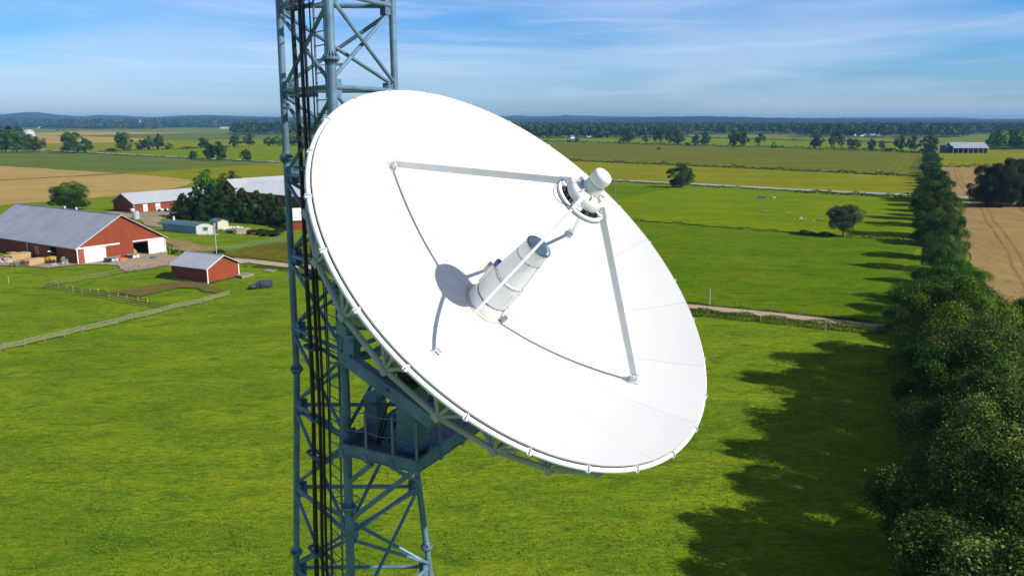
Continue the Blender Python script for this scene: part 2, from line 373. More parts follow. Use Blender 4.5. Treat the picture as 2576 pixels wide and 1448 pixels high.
# far left
sheet('field', [(-400, 326), (86, 322.5), (616, 323.5), (616, 341), (484, 335), (198, 330.3), (86, 334.6), (-400, 336)], 'farfield')
sheet('field', [(-420, 335), (86, 334.6), (198, 330.3), (484, 335), (327, 339), (198, 340), (86, 341.8), (-420, 344)], 'stubble')
sheet('field', [(235, 340), (327, 337.5), (484, 335), (900, 336), (1300, 338), (1300, 350), (705, 350), (413, 352.6), (367, 349)], 'mossy')
sheet('field', [(-420, 344), (95, 341.8), (206, 343), (367, 349), (367, 353), (295, 358), (115, 362), (-420, 368)], 'stubble')
sheet('field', [(-420, 368), (115, 361.8), (295, 358), (413, 352.7), (576, 351.8), (900, 350), (1300, 350), (1300, 366), (707, 364.7), (576, 367.6), (430, 376), (249, 382), (115, 377.6), (-420, 362)], 'yellow')
sheet('field', [(200, 383), (430, 376), (576, 367.6), (707, 364.7), (1300, 366), (1480, 402), (1500, 452), (711, 409), (487, 397)], 'bright')
sheet('field', [(-420, 380), (0, 382), (123, 379), (218, 384), (487, 397.7), (711, 409), (659, 413.4), (318, 436.4), (0, 417.7), (-420, 404)], 'mossy')
sheet('field', [(-420, 404), (0, 417.7), (318, 436.4), (490, 452), (470, 466.5), (447, 472), (292, 493.7), (221, 499.4), (0, 516.6), (-420, 560)], 'stubble')
sheet('field', [(659, 413.4), (711, 409), (1200, 436), (1200, 500), (800, 482), (490, 453), (318, 436.4)], 'yellow')
sheet('field_margin', [(-420, 466), (-200, 458), (0, 452.5), (318, 435.2), (318, 437.4), (0, 454.6), (-200, 461), (-420, 470)], 'soil')
# far right
sheet('field', [(1300, 344), (1718, 338), (1925, 334), (2045, 337.5), (2260, 339), (2700, 341), (2700, 361), (2250, 360), (1924, 352), (1563, 344)], 'farfield')
sheet('field', [(1300, 345), (1563, 344), (1924, 352), (2250, 360), (2700, 361), (2700, 381), (2316, 385), (2176, 378.4), (1925, 371.3), (1400, 357.5), (1250, 353)], 'bright')
sheet('field', [(1250, 353), (1400, 357.5), (1925, 371.3), (2176, 378.4), (2335, 385), (2330, 445), (2176, 438.3), (1925, 426), (1681, 415.6), (1431, 404.7), (1250, 397)], 'olive')
sheet('field', [(2262, 388), (2335, 390), (2326, 446), (2205, 440)], 'oliverow')
sheet('field', [(1250, 397), (1431, 404.7), (1681, 415.6), (1925, 426), (2176, 438.3), (2325, 444.5), (2312, 493), (2176, 485.2), (2045, 479.5), (1739, 462.5), (1535, 452.4), (1250, 437)], 'yellow')
sheet('field', [(1300, 452), (1535, 464), (1925, 484), (2330, 504), (2310, 606), (2280, 604.6), (2118, 596.8), (2006, 586.3), (1925, 582.4), (1692, 563), (1593, 556.4), (1400, 545)], 'bright')
sheet('field', [(1440, 460), (1690, 472), (1663, 479.5), (1551, 501.6), (1440, 525)], 'deep')
sheet('field', [(1400, 545), (1593, 556.4), (1692, 563), (1925, 582.4), (2006, 586.3), (2118, 596.8), (2310, 606), (2275, 824), (2095, 803), (1728, 766), (1500, 742)], 'deep')
sheet('field', [(2345, 381), (2700, 377), (2700, 420), (2357, 421)], 'yellow')
sheet('field', [(2356, 421), (2740, 420), (2740, 512), (2483, 499), (2385, 494)], 'stubblerow')
xr = lambda Y: 5.5 + 0.52 * Y
sheet('field', [(xr(300) + 6, 300), (xr(128) + 8, 128), (125, 109), (330, 90), (420, 270)], 'stubblerow', True)
# roads
def strip(name, mat, cl, step=0.012):     # cl: world centre points with half width
    L, R = [], []
    for i, (x, y, h) in enumerate(cl):
        a = cl[max(i - 1, 0)]; b = cl[min(i + 1, len(cl) - 1)]
        d = V3((b[0] - a[0], b[1] - a[1], 0)).normalized(); n = V3((-d.y, d.x, 0))
        L.append((x + n.x * h, y + n.y * h)); R.append((x - n.x * h, y - n.y * h))
    zi[0] += step; vs = []; fs = []
    c0 = V3((cl[0][0], cl[0][1], 0))
    for l, r in zip(L, R): vs += [(l[0] - c0.x, l[1] - c0.y, 0), (r[0] - c0.x, r[1] - c0.y, 0)]
    for i in range(len(cl) - 1): fs.append((2 * i, 2 * i + 1, 2 * i + 3, 2 * i + 2))
    me = make_mesh(name, vs, fs, M[mat]); o = link(name, me); o.location = (c0.x, c0.y, zi[0]); o['kind'] = 'structure'; return o
def cline(pts, h): return [(*G(*p).xy, h) for p in pts]
# verge under the road, then the road
strip('road', 'asphalt', cline([(-500, 350), (-100, 367), (115, 378), (218, 383.6), (487, 396.8), (709, 408.4), (1100, 429), (1535, 452.6), (1739, 462.8), (1925, 473.2), (2045, 479.7), (2176, 485.5), (2306, 492), (2405, 496), (2483, 500), (2700, 512)], 3.2))
zi[0] += 0.004
sheet('farmyard', [(199, 666.5), (249.5, 666), (303, 677), (321, 685), (380, 677), (426, 667), (470, 661), (560, 664), (627, 663.5), (600, 650), (470, 652), (421, 643), (421, 634), (336, 633), (196, 655)], 'gravel')
sheet('farmyard', [(262, 534), (290, 533), (340, 537), (439, 527.5), (490, 520), (500, 545), (442, 541), (404, 558), (409, 574), (382, 571), (344.5, 552)], 'farmgravel')
sheet('path', [(418, 604), (440, 603), (499, 615.5), (553, 622.7), (545, 634), (470, 633), (421, 627)], 'path')
sheet('field', [(561, 634), (600, 625), (660, 615), (721, 610), (900, 612), (1000, 690), (773, 664), (724, 662), (659, 654), (584, 648)], 'rough')
sheet('paddock_soil', [(470, 708), (522, 717), (562, 730), (545, 738), (515, 736), (496, 727), (450, 725), (405, 735), (352.6, 748.6), (281, 738.5), (315, 730), (390, 716)], 'soil')
sheet('farmyard', [(-60, 668), (-60, 640), (196, 655), (199, 667), (120, 676), (60, 670)], 'farmgravel')
strip('track', 'track', cline([(585, 655), (627, 658), (659, 662), (724, 669.5), (773, 673), (1250, 722), (1730, 773.5), (1914, 791.5), (2095, 811.5), (2235, 828), (2400, 845), (2575, 862), (2800, 885)], 1.75))
# ------------------------------------------------------------------ satellite dish
DN = V3((0.560, -0.426, 0.710)).normalized()
DC = V3((0.398, 16.281, 27.234)); DR = 4.913; DK = 0.0722
DV = DC - DN * (DK * DR * DR)
E1 = V3((0, 0, 1)).cross(DN).normalized(); E2 = DN.cross(E1)
def dp(r, a, off=0.0):                    # point on the paraboloid, offset along the axis
    return DV + DN * (DK * r * r + off) + E1 * (r * math.cos(a)) + E2 * (r * math.sin(a))
def ax(s, r=0.0, a=0.0): return DV + DN * s + E1 * (r * math.cos(a)) + E2 * (r * math.sin(a))
def hit_dish(x, y):
    d = ray(x, y).normalized(); prev = None
    t = 8.0
    while t < 26:
        P = CAM + d * t; q = P - DV; h = q.dot(DN); g = h - DK * (q.length_squared - h * h)
        if prev is not None and prev > 0 >= g and q.length_squared - h * h < DR * DR: return P
        prev = g; t += 0.002
    return None
dish = thing('satellite_dish', 'huge white parabolic satellite dish fixed to the lattice tower', 'satellite dish', DV - DN * 1.3)
NA, NR = 160, 26
vs = []; fs = []; uvs = []
rr = [0.35 + (DR - 0.35) * i / (NR - 1) for i in range(NR)]
SEAM0 = math.radians(-15.5)
for r in rr:
    for k in range(NA): vs.append(dp(r, SEAM0 + 2 * PI * k / NA))
for i in range(NR - 1):
    for k in range(NA):
        a = i * NA + k; b = i * NA + (k + 1) % NA
        fs.append((a, b, b + NA, a + NA)); uvs.append([(k / NA, rr[i]), ((k + 1) / NA, rr[i]), ((k + 1) / NA, rr[i + 1]), (k / NA, rr[i + 1])])
# rolled lip and rear skin
lip = [(DR + 0.012, 0.0), (DR + 0.014, -0.025), (DR + 0.006, -0.04), (DR - 0.03, -0.045)]
base = (NR - 1) * NA; prev = base
for r, o in lip:
    n0 = len(vs)
    for k in range(NA): vs.append(DV + DN * (DK * DR * DR + o) + E1 * (r * math.cos(SEAM0 + 2 * PI * k / NA)) + E2 * (r * math.sin(SEAM0 + 2 * PI * k / NA)))
    for k in range(NA):
        fs.append((prev + k, prev + (k + 1) % NA, n0 + (k + 1) % NA, n0 + k)); uvs.append([(0.5 / 15, 2)] * 4)
    prev = n0
for r in (4.0, 3.0, 2.0, 1.0, 0.4):
    n0 = len(vs)
    for k in range(NA): vs.append(dp(r, SEAM0 + 2 * PI * k / NA, -0.06))
    for k in range(NA):
        fs.append((prev + k, prev + (k + 1) % NA, n0 + (k + 1) % NA, n0 + k)); uvs.append([(0.5 / 15, 2)] * 4)
    prev = n0
o0 = ORG[dish.name]
me = make_mesh('reflector', [p - o0 for p in vs], fs, M['dish'], True, 30)
uvl = me.uv_layers.new(name='UVMap')
uvl.data.foreach_set('uv', [c for f in uvs for p in f for c in p])
link('reflector', me, dish)
# hoop tube behind the rim with twenty clamps
RH, OH = DR + 0.058, DK * DR * DR - 0.085
b = MB(); b.path([ax(OH, RH, 2 * PI * k / 150) for k in range(151)], 0.05, 12, cap=False)
b.build('hoop_tube', M['white'], dish, True)
b = MB(); b.lathe([(DR - 0.032, DK * DR * DR - 0.046), (DR - 0.012, DK * DR * DR - 0.05), (DR - 0.002, DK * DR * DR - 0.13), (DR - 0.05, DK * DR * DR - 0.135)], DV, E1, E2, DN, 150)  # added dark strip, stands in for the shade between rim and hoop
b.build('gap_shade_strip', M['gap_shade'], dish, True)
CL0 = math.radians(-177.3); NC = 25
for k in range(NC):
    a = CL0 + 2 * PI * k / NC; rad = (E1 * math.cos(a) + E2 * math.sin(a)); tan = DN.cross(rad)
    b = MB()
    for q in range(10):
        t0, t1 = 2 * PI * q / 10, 2 * PI * (q + 1) / 10
        b.bar(ax(OH, RH, a) + rad * (0.062 * math.cos(t0)) + DN * (0.062 * math.sin(t0)), ax(OH, RH, a) + rad * (0.062 * math.cos(t1)) + DN * (0.062 * math.sin(t1)), 0.05, 0.016, tan)
    b.box(ax(OH - 0.01, DR + 0.0, a), (0.10, 0.06, 0.11), (rad, tan, DN))
    b.tube(ax(OH, RH, a) - tan * 0.045 + rad * 0.06, ax(OH, RH, a) + tan * 0.045 + rad * 0.06, 0.018, 6)
    b.build('rim_clamp', M['white2'], dish)
# rear truss: a ring of nodes, each with a fan of struts
NOFF = math.radians(-3.3) + PI / NC * 0
node = [ax(DK * DR * DR - 0.72, 4.70, CL0 + NOFF + 2 * PI * k / NC) for k in range(NC)]
inner = [dp(2.3, CL0 + NOFF + 2 * PI * k / NC, -0.95) for k in range(NC)]
for k in range(NC):
    am = CL0 + NOFF + 2 * PI * k / NC; a0, a1 = am - PI / NC, am + PI / NC
    b = MB(); b.tube(node[k], node[(k + 1) % NC], 0.055, 8); b.build('back_chord', M['truss'], dish, True)
    b = MB()
    for q in (ax(OH, RH - 0.05, a0 + .06), ax(OH, RH - 0.05, a1 - .06), ax(OH - .03, RH - 0.07, am), dp(4.5, am - 0.07, -0.05), dp(4.4, am + 0.07, -0.05), dp(3.9, a0, -0.05), dp(3.9, a1, -0.05), dp(3.5, am, -0.05)):
        b.tube(node[k], q, 0.034, 6)
    b.box(node[k], (0.16, 0.16, 0.12), (E1, E2, DN))
    b.build('truss_fan', M['truss'], dish)
    b = MB(); b.tube(node[k], inner[k], 0.045, 6); b.tube(inner[k], dp(3.0, am, -0.05), 0.03, 6); b.tube(inner[k], dp(1.3, am, -0.08), 0.03, 6); b.tube(inner[k], inner[(k + 1) % NC], 0.04, 6); b.tube(inner[k], ax(-1.05, 0.8, am), 0.04, 6)
    b.build('truss_rib', M['truss'], dish)
b = MB(); b.lathe([(0.0, -1.35), (0.75, -1.35), (0.85, -1.25), (0.85, -0.35), (0.95, -0.25), (0.95, -0.06)], DV, E1, E2, DN, 40); b.build('hub_drum', M['steel'], dish, True)
# feed horn on the axis
HS = 2.0
hp = lambda x, y: None
b = MB()
b.lathe([(0.57, -0.02), (0.57, 0.05), (0.50, 0.06), (0.49, 0.055)], DV, E1, E2, DN, 10, 0.2)
b.build('horn_base_plate', M['beige'], dish)
b = MB(); b.lathe([(0.49, 0.04), (0.452, 0.30), (0.442, 0.315), (0.415, 0.32)], DV, E1, E2, DN, 56); horn = b.build('feed_horn', M['white'], dish, True)
b = MB(); b.lathe([(0.415, 0.318), (0.415, 0.35)], DV, E1, E2, DN, 56); b.build('horn_seam', M['seal'], horn, True)
b = MB(); b.lathe([(0.428, 0.345), (0.433, 0.355), (0.408, 0.98), (0.40, 0.99)], DV, E1, E2, DN, 56); b.build('horn_lower_section', M['white'], horn, True)
b = MB(); b.lathe([(0.385, 0.985), (0.385, 1.01)], DV, E1, E2, DN, 56); b.build('horn_seam', M['seal'], horn, True)
b = MB(); b.lathe([(0.40, 1.005), (0.408, 1.015), (0.402, 1.055), (0.392, 1.06), (0.325, 1.70), (0.318, 1.705)], DV, E1, E2, DN, 56); b.build('horn_upper_section', M['white'], horn, True)
b = MB(); b.lathe([(0.307, 1.70), (0.307, 1.718)], DV, E1, E2, DN, 56); b.build('horn_seam', M['seal'], horn, True)
b = MB(); b.lathe([(0.316, 1.716), (0.320, 1.725), (0.292, HS), (0.285, HS + 0.005)], DV, E1, E2, DN, 56); b.build('horn_mouth', M['white'], horn, True)
b = MB(); b.lathe([(0.27, HS), (0.30, HS + 0.0), (0.30, HS + 0.045), (0.262, HS + 0.055), (0.257, HS + 0.03)], DV, E1, E2, DN, 56)
for k in range(20): b.box(ax(HS + 0.03, 0.302, 2 * PI * k / 20), (0.018, 0.02, 0.04), (E1 * math.cos(2 * PI * k / 20) + E2 * math.sin(2 * PI * k / 20), DN.cross(E1 * math.cos(2 * PI * k / 20) + E2 * math.sin(2 * PI * k / 20)), DN))
b.build('clamp_ring', M['bare'], horn, True)
b = MB(); b.lathe([(0.262, HS + 0.045), (0.2, HS + 0.062), (0.1, HS + 0.072), (0.0, HS + 0.075)], DV, E1, E2, DN, 40); b.build('feed_window', M['radome'], horn, True)
b = MB()
for zz, rr0, nb in ((0.335, 0.440, 24), (1.03, 0.406, 20), (1.712, 0.318, 18)):
    for k in range(nb):
        a = 2 * PI * k / nb; b.box(ax(zz + 0.012, rr0, a), (0.022, 0.022, 0.018), (E1 * math.cos(a) + E2 * math.sin(a), DN.cross(E1 * math.cos(a) + E2 * math.sin(a)), DN))
b.build('flange_bolts', M['bare'], horn)['kind'] = 'stuff'
aD = 0.0
def adir(px, py):                         # angle about the axis of the side facing an image direction
    best = None
    for k in range(360):
        a = math.radians(k); q = ax(0.6, 0.6, a) - ax(0.6); sx, sy = q.dot(RT), -q.dot(UP)
        v = (sx * px + sy * py); best = max(best, (v, a)) if best else (v, a)
    return best[1]
aL = adir(-0.75, -0.66); radL = E1 * math.cos(aL) + E2 * math.sin(aL); tanL = DN.cross(radL)
b = MB(); b.box(ax(0.70, 0.44, aL), (0.10, 0.28, 0.56), (radL, tanL, DN)); b.build('junction_box', M['white'], dish, bevel=0.02)
b = MB(); b.box(ax(0.78, 0.53, aL), (0.09, 0.18, 0.22), (radL, tanL, DN)); b.build('junction_box', M['beige'], dish, bevel=0.02)
b = MB(); b.lathe([(0.0, 0.14), (0.05, 0.12), (0.07, 0.09), (0.07, 0.0), (0, 0)], ax(1.0, 0.42, aL), E1, E2, DN, 20); b.build('blue_motor', M['blue'], dish, True)
aR = adir(0.6, 0.8); radR = E1 * math.cos(aR) + E2 * math.sin(aR); tanR = DN.cross(radR)
b = MB()
for q in (-0.2, 0.0): b.box(ax(0.10, 0.51, aR + q), (0.14, 0.03, 0.18), (E1 * math.cos(aR + q) + E2 * math.sin(aR + q), DN.cross(E1 * math.cos(aR + q) + E2 * math.sin(aR + q)), DN))
b.build('base_rib', M['beige'], dish)
aD = adir(0.35, 0.94); rdD = E1 * math.cos(aD) + E2 * math.sin(aD); tnD = DN.cross(rdD)
b = MB(); nA = 8
for s0_, s1_ in ((0.46, 0.468), (0.88, 0.888)):
    for k in range(nA): a0 = aD - 0.45 + 0.9 * k / nA; a1 = a0 + 0.9 / nA; b.bar(ax(s0_, 0.432, a0), ax(s0_, 0.432, a1), 0.008, 0.012, DN)
for a0 in (aD - 0.45, aD + 0.45): b.bar(ax(0.46, 0.432, a0), ax(0.886, 0.416, a0), 0.008, 0.012, DN)
b.build('hatch_frame', M['white2'], horn)
b = MB(); b.path([ax(0.1 + 0.09 * k, 0.475 - 0.004 * k + 0.01 * math.sin(k), aL - 0.55) for k in range(12)], 0.012, 6); b.build('power_lead', M['seal'], horn, True)
# sub-reflector assembly
S0 = 3.385
b = MB(); b.lathe([(0.0, S0 - 0.02), (0.2, S0 - 0.03), (0.50, S0 + 0.02), (0.56, S0 + 0.05), (0.572, S0 + 0.09), (0.565, S0 + 0.13), (0.53, S0 + 0.15), (0.50, S0 + 0.14), (0.47, S0 + 0.10)], DV, E1, E2, DN, 64)
sub = b.build('subreflector', M['white'], dish, True, 50)
b = MB(); b.lathe([(0.573, S0 + 0.06), (0.580, S0 + 0.068), (0.573, S0 + 0.076)], DV, E1, E2, DN, 64); b.build('edge_seal', M['seal'], sub, True)
b = MB(); b.lathe([(0.48, S0 + 0.10), (0.30, S0 + 0.12), (0.28, S0 + 0.22), (0.0, S0 + 0.22)], DV, E1, E2, DN, 40)
for k in range(14):
    a = 2 * PI * k / 14 + 0.1; rd = E1 * math.cos(a) + E2 * math.sin(a)
    b.box(ax(S0 + 0.14, 0.38 + 0.03 * (k % 2), a), (0.07, 0.10 + 0.05 * (k % 3), 0.06), (rd, DN.cross(rd), DN))
b.build('mechanism', M['mech'], sub, True)
b = MB(); b.lathe([(0.36, S0 + 0.17), (0.40, S0 + 0.185), (0.405, S0 + 0.20), (0.385, S0 + 0.33), (0.36, S0 + 0.36), (0.24, S0 + 0.42), (0.235, S0 + 0.43)], DV, E1, E2, DN, 56)
for k in range(8):
    a = 2 * PI * k / 8; rd = E1 * math.cos(a) + E2 * math.sin(a)
    b.box(ax(S0 + 0.425, 0.29, a), (0.10, 0.015, 0.07), (rd, DN.cross(rd), DN))
for k in range(4):
    a = 2 * PI * k / 4 + 0.4; rd = E1 * math.cos(a) + E2 * math.sin(a); b.box(ax(S0 + 0.16, 0.44, a), (0.16, 0.22, 0.05), (rd, DN.cross(rd), DN))
b.build('subreflector_housing', M['white'], sub, True, 40)
b = MB(); b.lathe([(0.22, S0 + 0.42), (0.20, S0 + 0.50), (0.19, S0 + 0.62)], DV, E1, E2, DN, 40); b.build('neck', M['white'], sub, True, 40)
b = MB(); b.lathe([(0.185, S0 + 0.615), (0.185, S0 + 0.635)], DV, E1, E2, DN, 40); b.build('neck_seal', M['seal'], sub, True)
b = MB(); b.lathe([(0.195, S0 + 0.635), (0.20, S0 + 0.65), (0.20, S0 + 0.80), (0.19, S0 + 0.84), (0.16, S0 + 0.87), (0.10, S0 + 0.885), (0.0, S0 + 0.89)], DV, E1, E2, DN, 40); b.build('end_cap', M['white'], sub, True, 50)
aF = adir(0.35, 0.9)
b = MB()
for q in (-0.12, 0.14): b.lathe([(0.0, 0.006), (0.016, 0.004), (0.02, 0.0)], ax(S0 + 0.70, 0.20, aF + q), DN, DN.cross(E1 * math.cos(aF + q) + E2 * math.sin(aF + q)), E1 * math.cos(aF + q) + E2 * math.sin(aF + q), 10)
b.build('vent_hole', M['seal'], sub)
# four support struts with feet
ATT = [(985, 417), (1592, 957), (1094, 893), (1437, 586)]
for i, (px, py) in enumerate(ATT):
    P = hit_dish(px, py); q = P - DV; h = q.dot(DN); rv = (q - DN * h); ra = rv.length; rd = rv / ra; tn = DN.cross(rd)
    slope = (rd + DN * (2 * DK * ra)).normalized(); nrm = tn.cross(slope); nrm = nrm if nrm.dot(DN) > 0 else -nrm
    top = DV + DN * (S0 + 0.26) + rd * 0.40
    foot = P + nrm * 0.13
    b = MB(); b.bar(foot, top, 0.15, 0.055, tn)
    st = b.build('support_strut', M['white2'], dish, bevel=0.008)
    b = MB(); b.box(P + nrm * 0.02, (0.24, 0.2, 0.04), (slope, tn, nrm)); b.box(P + nrm * 0.10 + tn * 0.06, (0.16, 0.025, 0.16), (slope, tn, nrm)); b.box(P + nrm * 0.10 - tn * 0.06, (0.16, 0.025, 0.16), (slope, tn, nrm)); b.tube(P + nrm * 0.13 - tn * 0.1, P + nrm * 0.13 + tn * 0.1, 0.028, 8)
    b.build('strut_foot', M['white2'], st)
    d = (top - foot).normalized()
    b = MB(); b.bar(top - d * 0.22, top + d * 0.03, 0.18, 0.08, tn); b.tube(top - d * 0.2 - tn * 0.07, top - d * 0.2 + tn * 0.07, 0.022, 8); b.tube(top - d * 0.06 - tn * 0.07, top - d * 0.06 + tn * 0.07, 0.022, 8)
    b.build('strut_head', M['white2'], st)
# signal wires looping from the struts round the sub-reflector
for a, bb, sag in ((0, 2, 0.62), (0, 3, 0.66), (1, 3, 0.60)):
    def dirv(i):
        P = hit_dish(*ATT[i]); q = P - DV; q = q - DN * q.dot(DN); return q.normalized()
    u0, u1 = dirv(a), dirv(bb)
    pts = []
    for k in range(17):
        t = k / 16; u = (u0 * (1 - t) + u1 * t); u.normalize()
        pts.append(DV + DN * (S0 + 0.22 - 0.2 * math.sin(PI * t)) + u * (0.52 + (sag - 0.5) * math.sin(PI * t)))
    b = MB(); b.path(pts, 0.008, 5); b.build('signal_wire', M['seal'], dish, True)
# ------------------------------------------------------------------ lattice tower
ZB = 23.6                                  # height where the legs start to splay
YF, YR = 17.3, 19.4
def seg(p0, p1, Y): return atY(*p0, Y), atY(*p1, Y)
LEGDEF = {'left': (seg((703.4, 43), (746, 931), YR), V3((-0.86, 0.5, 0)), 0.082),
          'right': (seg((986.7, 43), (1016, 931), YR), V3((0.86, 0.5, 0)), 0.10),
          'front': (seg((827.5, 43), (866.5, 931), YF), V3((0, -1, 0)), 0.085)}
def leg(nm, z):
    (a, b), out, k = LEGDEF[nm]
    t = (max(z, ZB) - a.z) / (b.z - a.z); p = a + (b - a) * t
    q = V3((p.x, p.y, z))
    if z < ZB: q += out * (k * (ZB - z))
    return q
base = sum((leg(n, 0) for n in LEGDEF), V3((0, 0, 0))) / 3
tower = thing('lattice_tower', 'tall grey three-legged steel lattice tower carrying the white dish', 'lattice tower', (base.x, base.y, 0))
ZR = [40.8, 38.8, 36.7, 34.7, 32.7, 30.75, 28.73, 26.7, 24.8, 22.7, 20.3, 17.8, 14.8, 11.6, 8.2, 4.4, 0.3]
RAD = {'left': 0.084, 'right': 0.084, 'front': 0.105}
flz = {'left': [39.5, 34.2, 29.15, 23.7, 18.3, 12.5, 6.5], 'right': [38, 33.6, 28.6, 23.7, 18.45, 12.5, 6.5], 'front': [36.6, 31.35, 26.3, 21.0, 15.5, 10, 5]}
for nm in LEGDEF:
    r = RAD[nm]
    b = MB(); zs = [41.2] + [z for z in (ZB,)] + [0.0]
    b.path([leg(nm, z) for z in zs], r, 18); lg = b.build('leg', M['steel'], tower, True, 50)
    for z in flz[nm]:
        c = leg(nm, z); d = (leg(nm, z + 0.3) - leg(nm, z - 0.3)).normalized(); X = d.cross(V3((0, 1, 0))).normalized(); Y = d.cross(X)
        b = MB(); b.lathe([(r, 0.0), (r + 0.085, 0.0), (r + 0.085, 0.028), (r, 0.028)], c, X, Y, d, 24); b.lathe([(r, -0.032), (r + 0.085, -0.032), (r + 0.085, -0.004), (r, -0.004)], c, X, Y, d, 24)
        for k in range(14):
            a = 2 * PI * k / 14; rd = X * math.cos(a) + Y * math.sin(a)
            for sgn in (1, -1):
                t = d.cross(rd) * 0.007
                p0 = c + rd * (r - 0.005) + d * (0.028 if sgn > 0 else -0.032); p1 = p0 + rd * 0.078; p2 = p0 + d * (0.13 * sgn)
                b.add([p0 + t, p1 + t, p2 + t, p0 - t, p1 - t, p2 - t], [(0, 1, 2), (5, 4, 3), (0, 3, 4, 1), (1, 4, 5, 2), (2, 5, 3, 0)])
            b.tube(c + rd * (r + 0.062) - d * 0.05, c + rd * (r + 0.062) + d * 0.05, 0.011, 5)
        b.build('flange', M['steel'], lg)
    for z in ZR:                                     # gusset plates welded along the leg
        if not 16 < z < 36: continue
        c = leg(nm, z)
        for other in LEGDEF:
            if other == nm: continue
            d = (leg(other, z) - c).normalized(); up = V3((0, 0, 1)); nrm = d.cross(up); b = MB()
            b.box(c + d * (r + 0.085) + up * -0.02, (0.24, 0.02, 0.40), (d, nrm, up))
            for q in (-0.14, -0.05, 0.05, 0.14):
                b.tube(c + d * (r + 0.14) + up * q - nrm * 0.03, c + d * (r + 0.14) + up * q + nrm * 0.03, 0.013, 5)
            b.build('gusset_plate', M['steel'], lg)
faces = (('left', 'front'), ('front', 'right'), ('right', 'left'))
for i, z in enumerate(ZR):
    for fa, fb in faces:
        a, c = leg(fa, z), leg(fb, z); d = (c - a).normalized()
        b = MB(); b.tube(a + d * 0.1, c - d * 0.1, 0.055, 10); b.build('ring_beam', M['steel'], tower, True)
        if i + 1 < len(ZR):
            z2 = ZR[i + 1]; a2, c2 = leg(fa, z2), leg(fb, z2); nr = d.cross(V3((0, 0, 1))) * 0.05
            up = V3((0, 0, 0.10))
            for s, (p, q) in ((1, (a, c2)), (-1, (c, a2))):
                dd = (q - p).normalized()
                b = MB(); b.tube(p + dd * 0.16 - up + nr * s, q - dd * 0.16 + up + nr * s, 0.047, 10); b.build('diagonal_brace', M['steel'], tower, True)
# black feeder cables on the left face, clamped to the rings
fo = lambda z: (leg('front', z) - leg('left', z)).cross(V3((0, 0, 1))).normalized()
def facep(t, z, off): return leg('left', z).lerp(leg('front', z), t) + fo(z) * off
for t0, t1, off, r in ((0.42, 0.53, 0.20, 0.046), (0.465, 0.572, 0.24, 0.048), (0.60, 0.672, 0.22, 0.042), (0.645, 0.712, 0.18, 0.034), (0.375, 0.475, 0.15, 0.016), (0.73, 0.775, 0.13, 0.016)):
    pts = []
    for k in range(28):
        z = 41 - k * 1.5; tt = t0 + (t1 - t0) * min(1.0, (41 - z) / 24)
        pts.append(facep(tt + 0.006 * math.sin(k * 1.7 + t0 * 30), z, off))
    b = MB(); b.path(pts, r, 10); b.build('feeder_cable', M['black'], tower, True)
for z in (38.6, 36.5, 34.4, 32.5, 30.6, 28.95, 26.4, 24.65, 22.85, 21.9, 19.3, 17.0):
    tt = (41 - z) / 24
    b = MB(); b.bar(facep(0.33 + 0.1 * tt, z, 0.10), facep(0.78, z, 0.08), 0.05, 0.09); b.bar(facep(0.37 + 0.1 * tt, z, 0.30), facep(0.55 + 0.09 * tt, z, 0.33), 0.09, 0.03); b.bar(facep(0.37 + 0.1 * tt, z, 0.1), facep(0.37 + 0.1 * tt, z, 0.3), 0.04, 0.08); b.bar(facep(0.55 + 0.09 * tt, z, 0.1), facep(0.55 + 0.09 * tt, z, 0.33), 0.04, 0.08)
    b.build('cable_clamp', M['steel'], tower)
# ladder inside the left face, with back hoops
ladder = MB()
for t in (0.50, 0.70): ladder.path([facep(t, z, -0.26) for z in (41, ZB, 0.2)], 0.026, 8)
lad = ladder.build('ladder', M['steel_dark'], tower, True)
b = MB(); z = 0.5
while z < 41:
    b.tube(facep(0.50, z, -0.26), facep(0.70, z, -0.26), 0.014, 6); z += 0.30
b.build('rungs', M['steel_dark'], lad, True)['kind'] = 'stuff'
for k in range(22):
    z = 2.5 + k * 1.8
    c0, c1 = facep(0.50, z, -0.26), facep(0.70, z, -0.26); m = (c0 + c1) / 2; d = (c1 - c0).normalized(); inn = -fo(z)
    b = MB(); b.path([m + d * (0.34 * math.cos(q)) * (1 if True else 0) + inn * (0.62 * math.sin(q)) for q in [PI * j / 12 for j in range(13)]], 0.016, 6); b.build('ladder_hoop', M['steel_dark'], lad, True)
# small white drum antenna behind the tower leg
dc = atY(800, 436, 20.6)
an = thing('drum_antenna', 'small white round antenna behind the left tower leg and cables', 'antenna', dc)
nx = V3((-0.45, -0.82, 0.1)).normalized(); X = nx.cross(V3((0, 0, 1))).normalized(); Y = nx.cross(X)
b = MB(); b.lathe([(0.0, -0.32), (0.2, -0.30), (0.42, -0.18), (0.56, 0.02), (0.575, 0.04), (0.56, 0.04), (0.3, -0.12), (0.0, -0.18)], dc, X, Y, nx, 40); b.build('antenna_bowl', M['white'], an, True)
b = MB(); b.tube(dc - nx * 0.3, leg('right', dc.z).lerp(leg('left', dc.z), 0.55), 0.05, 8); b.build('antenna_mount', M['steel'], an, True)

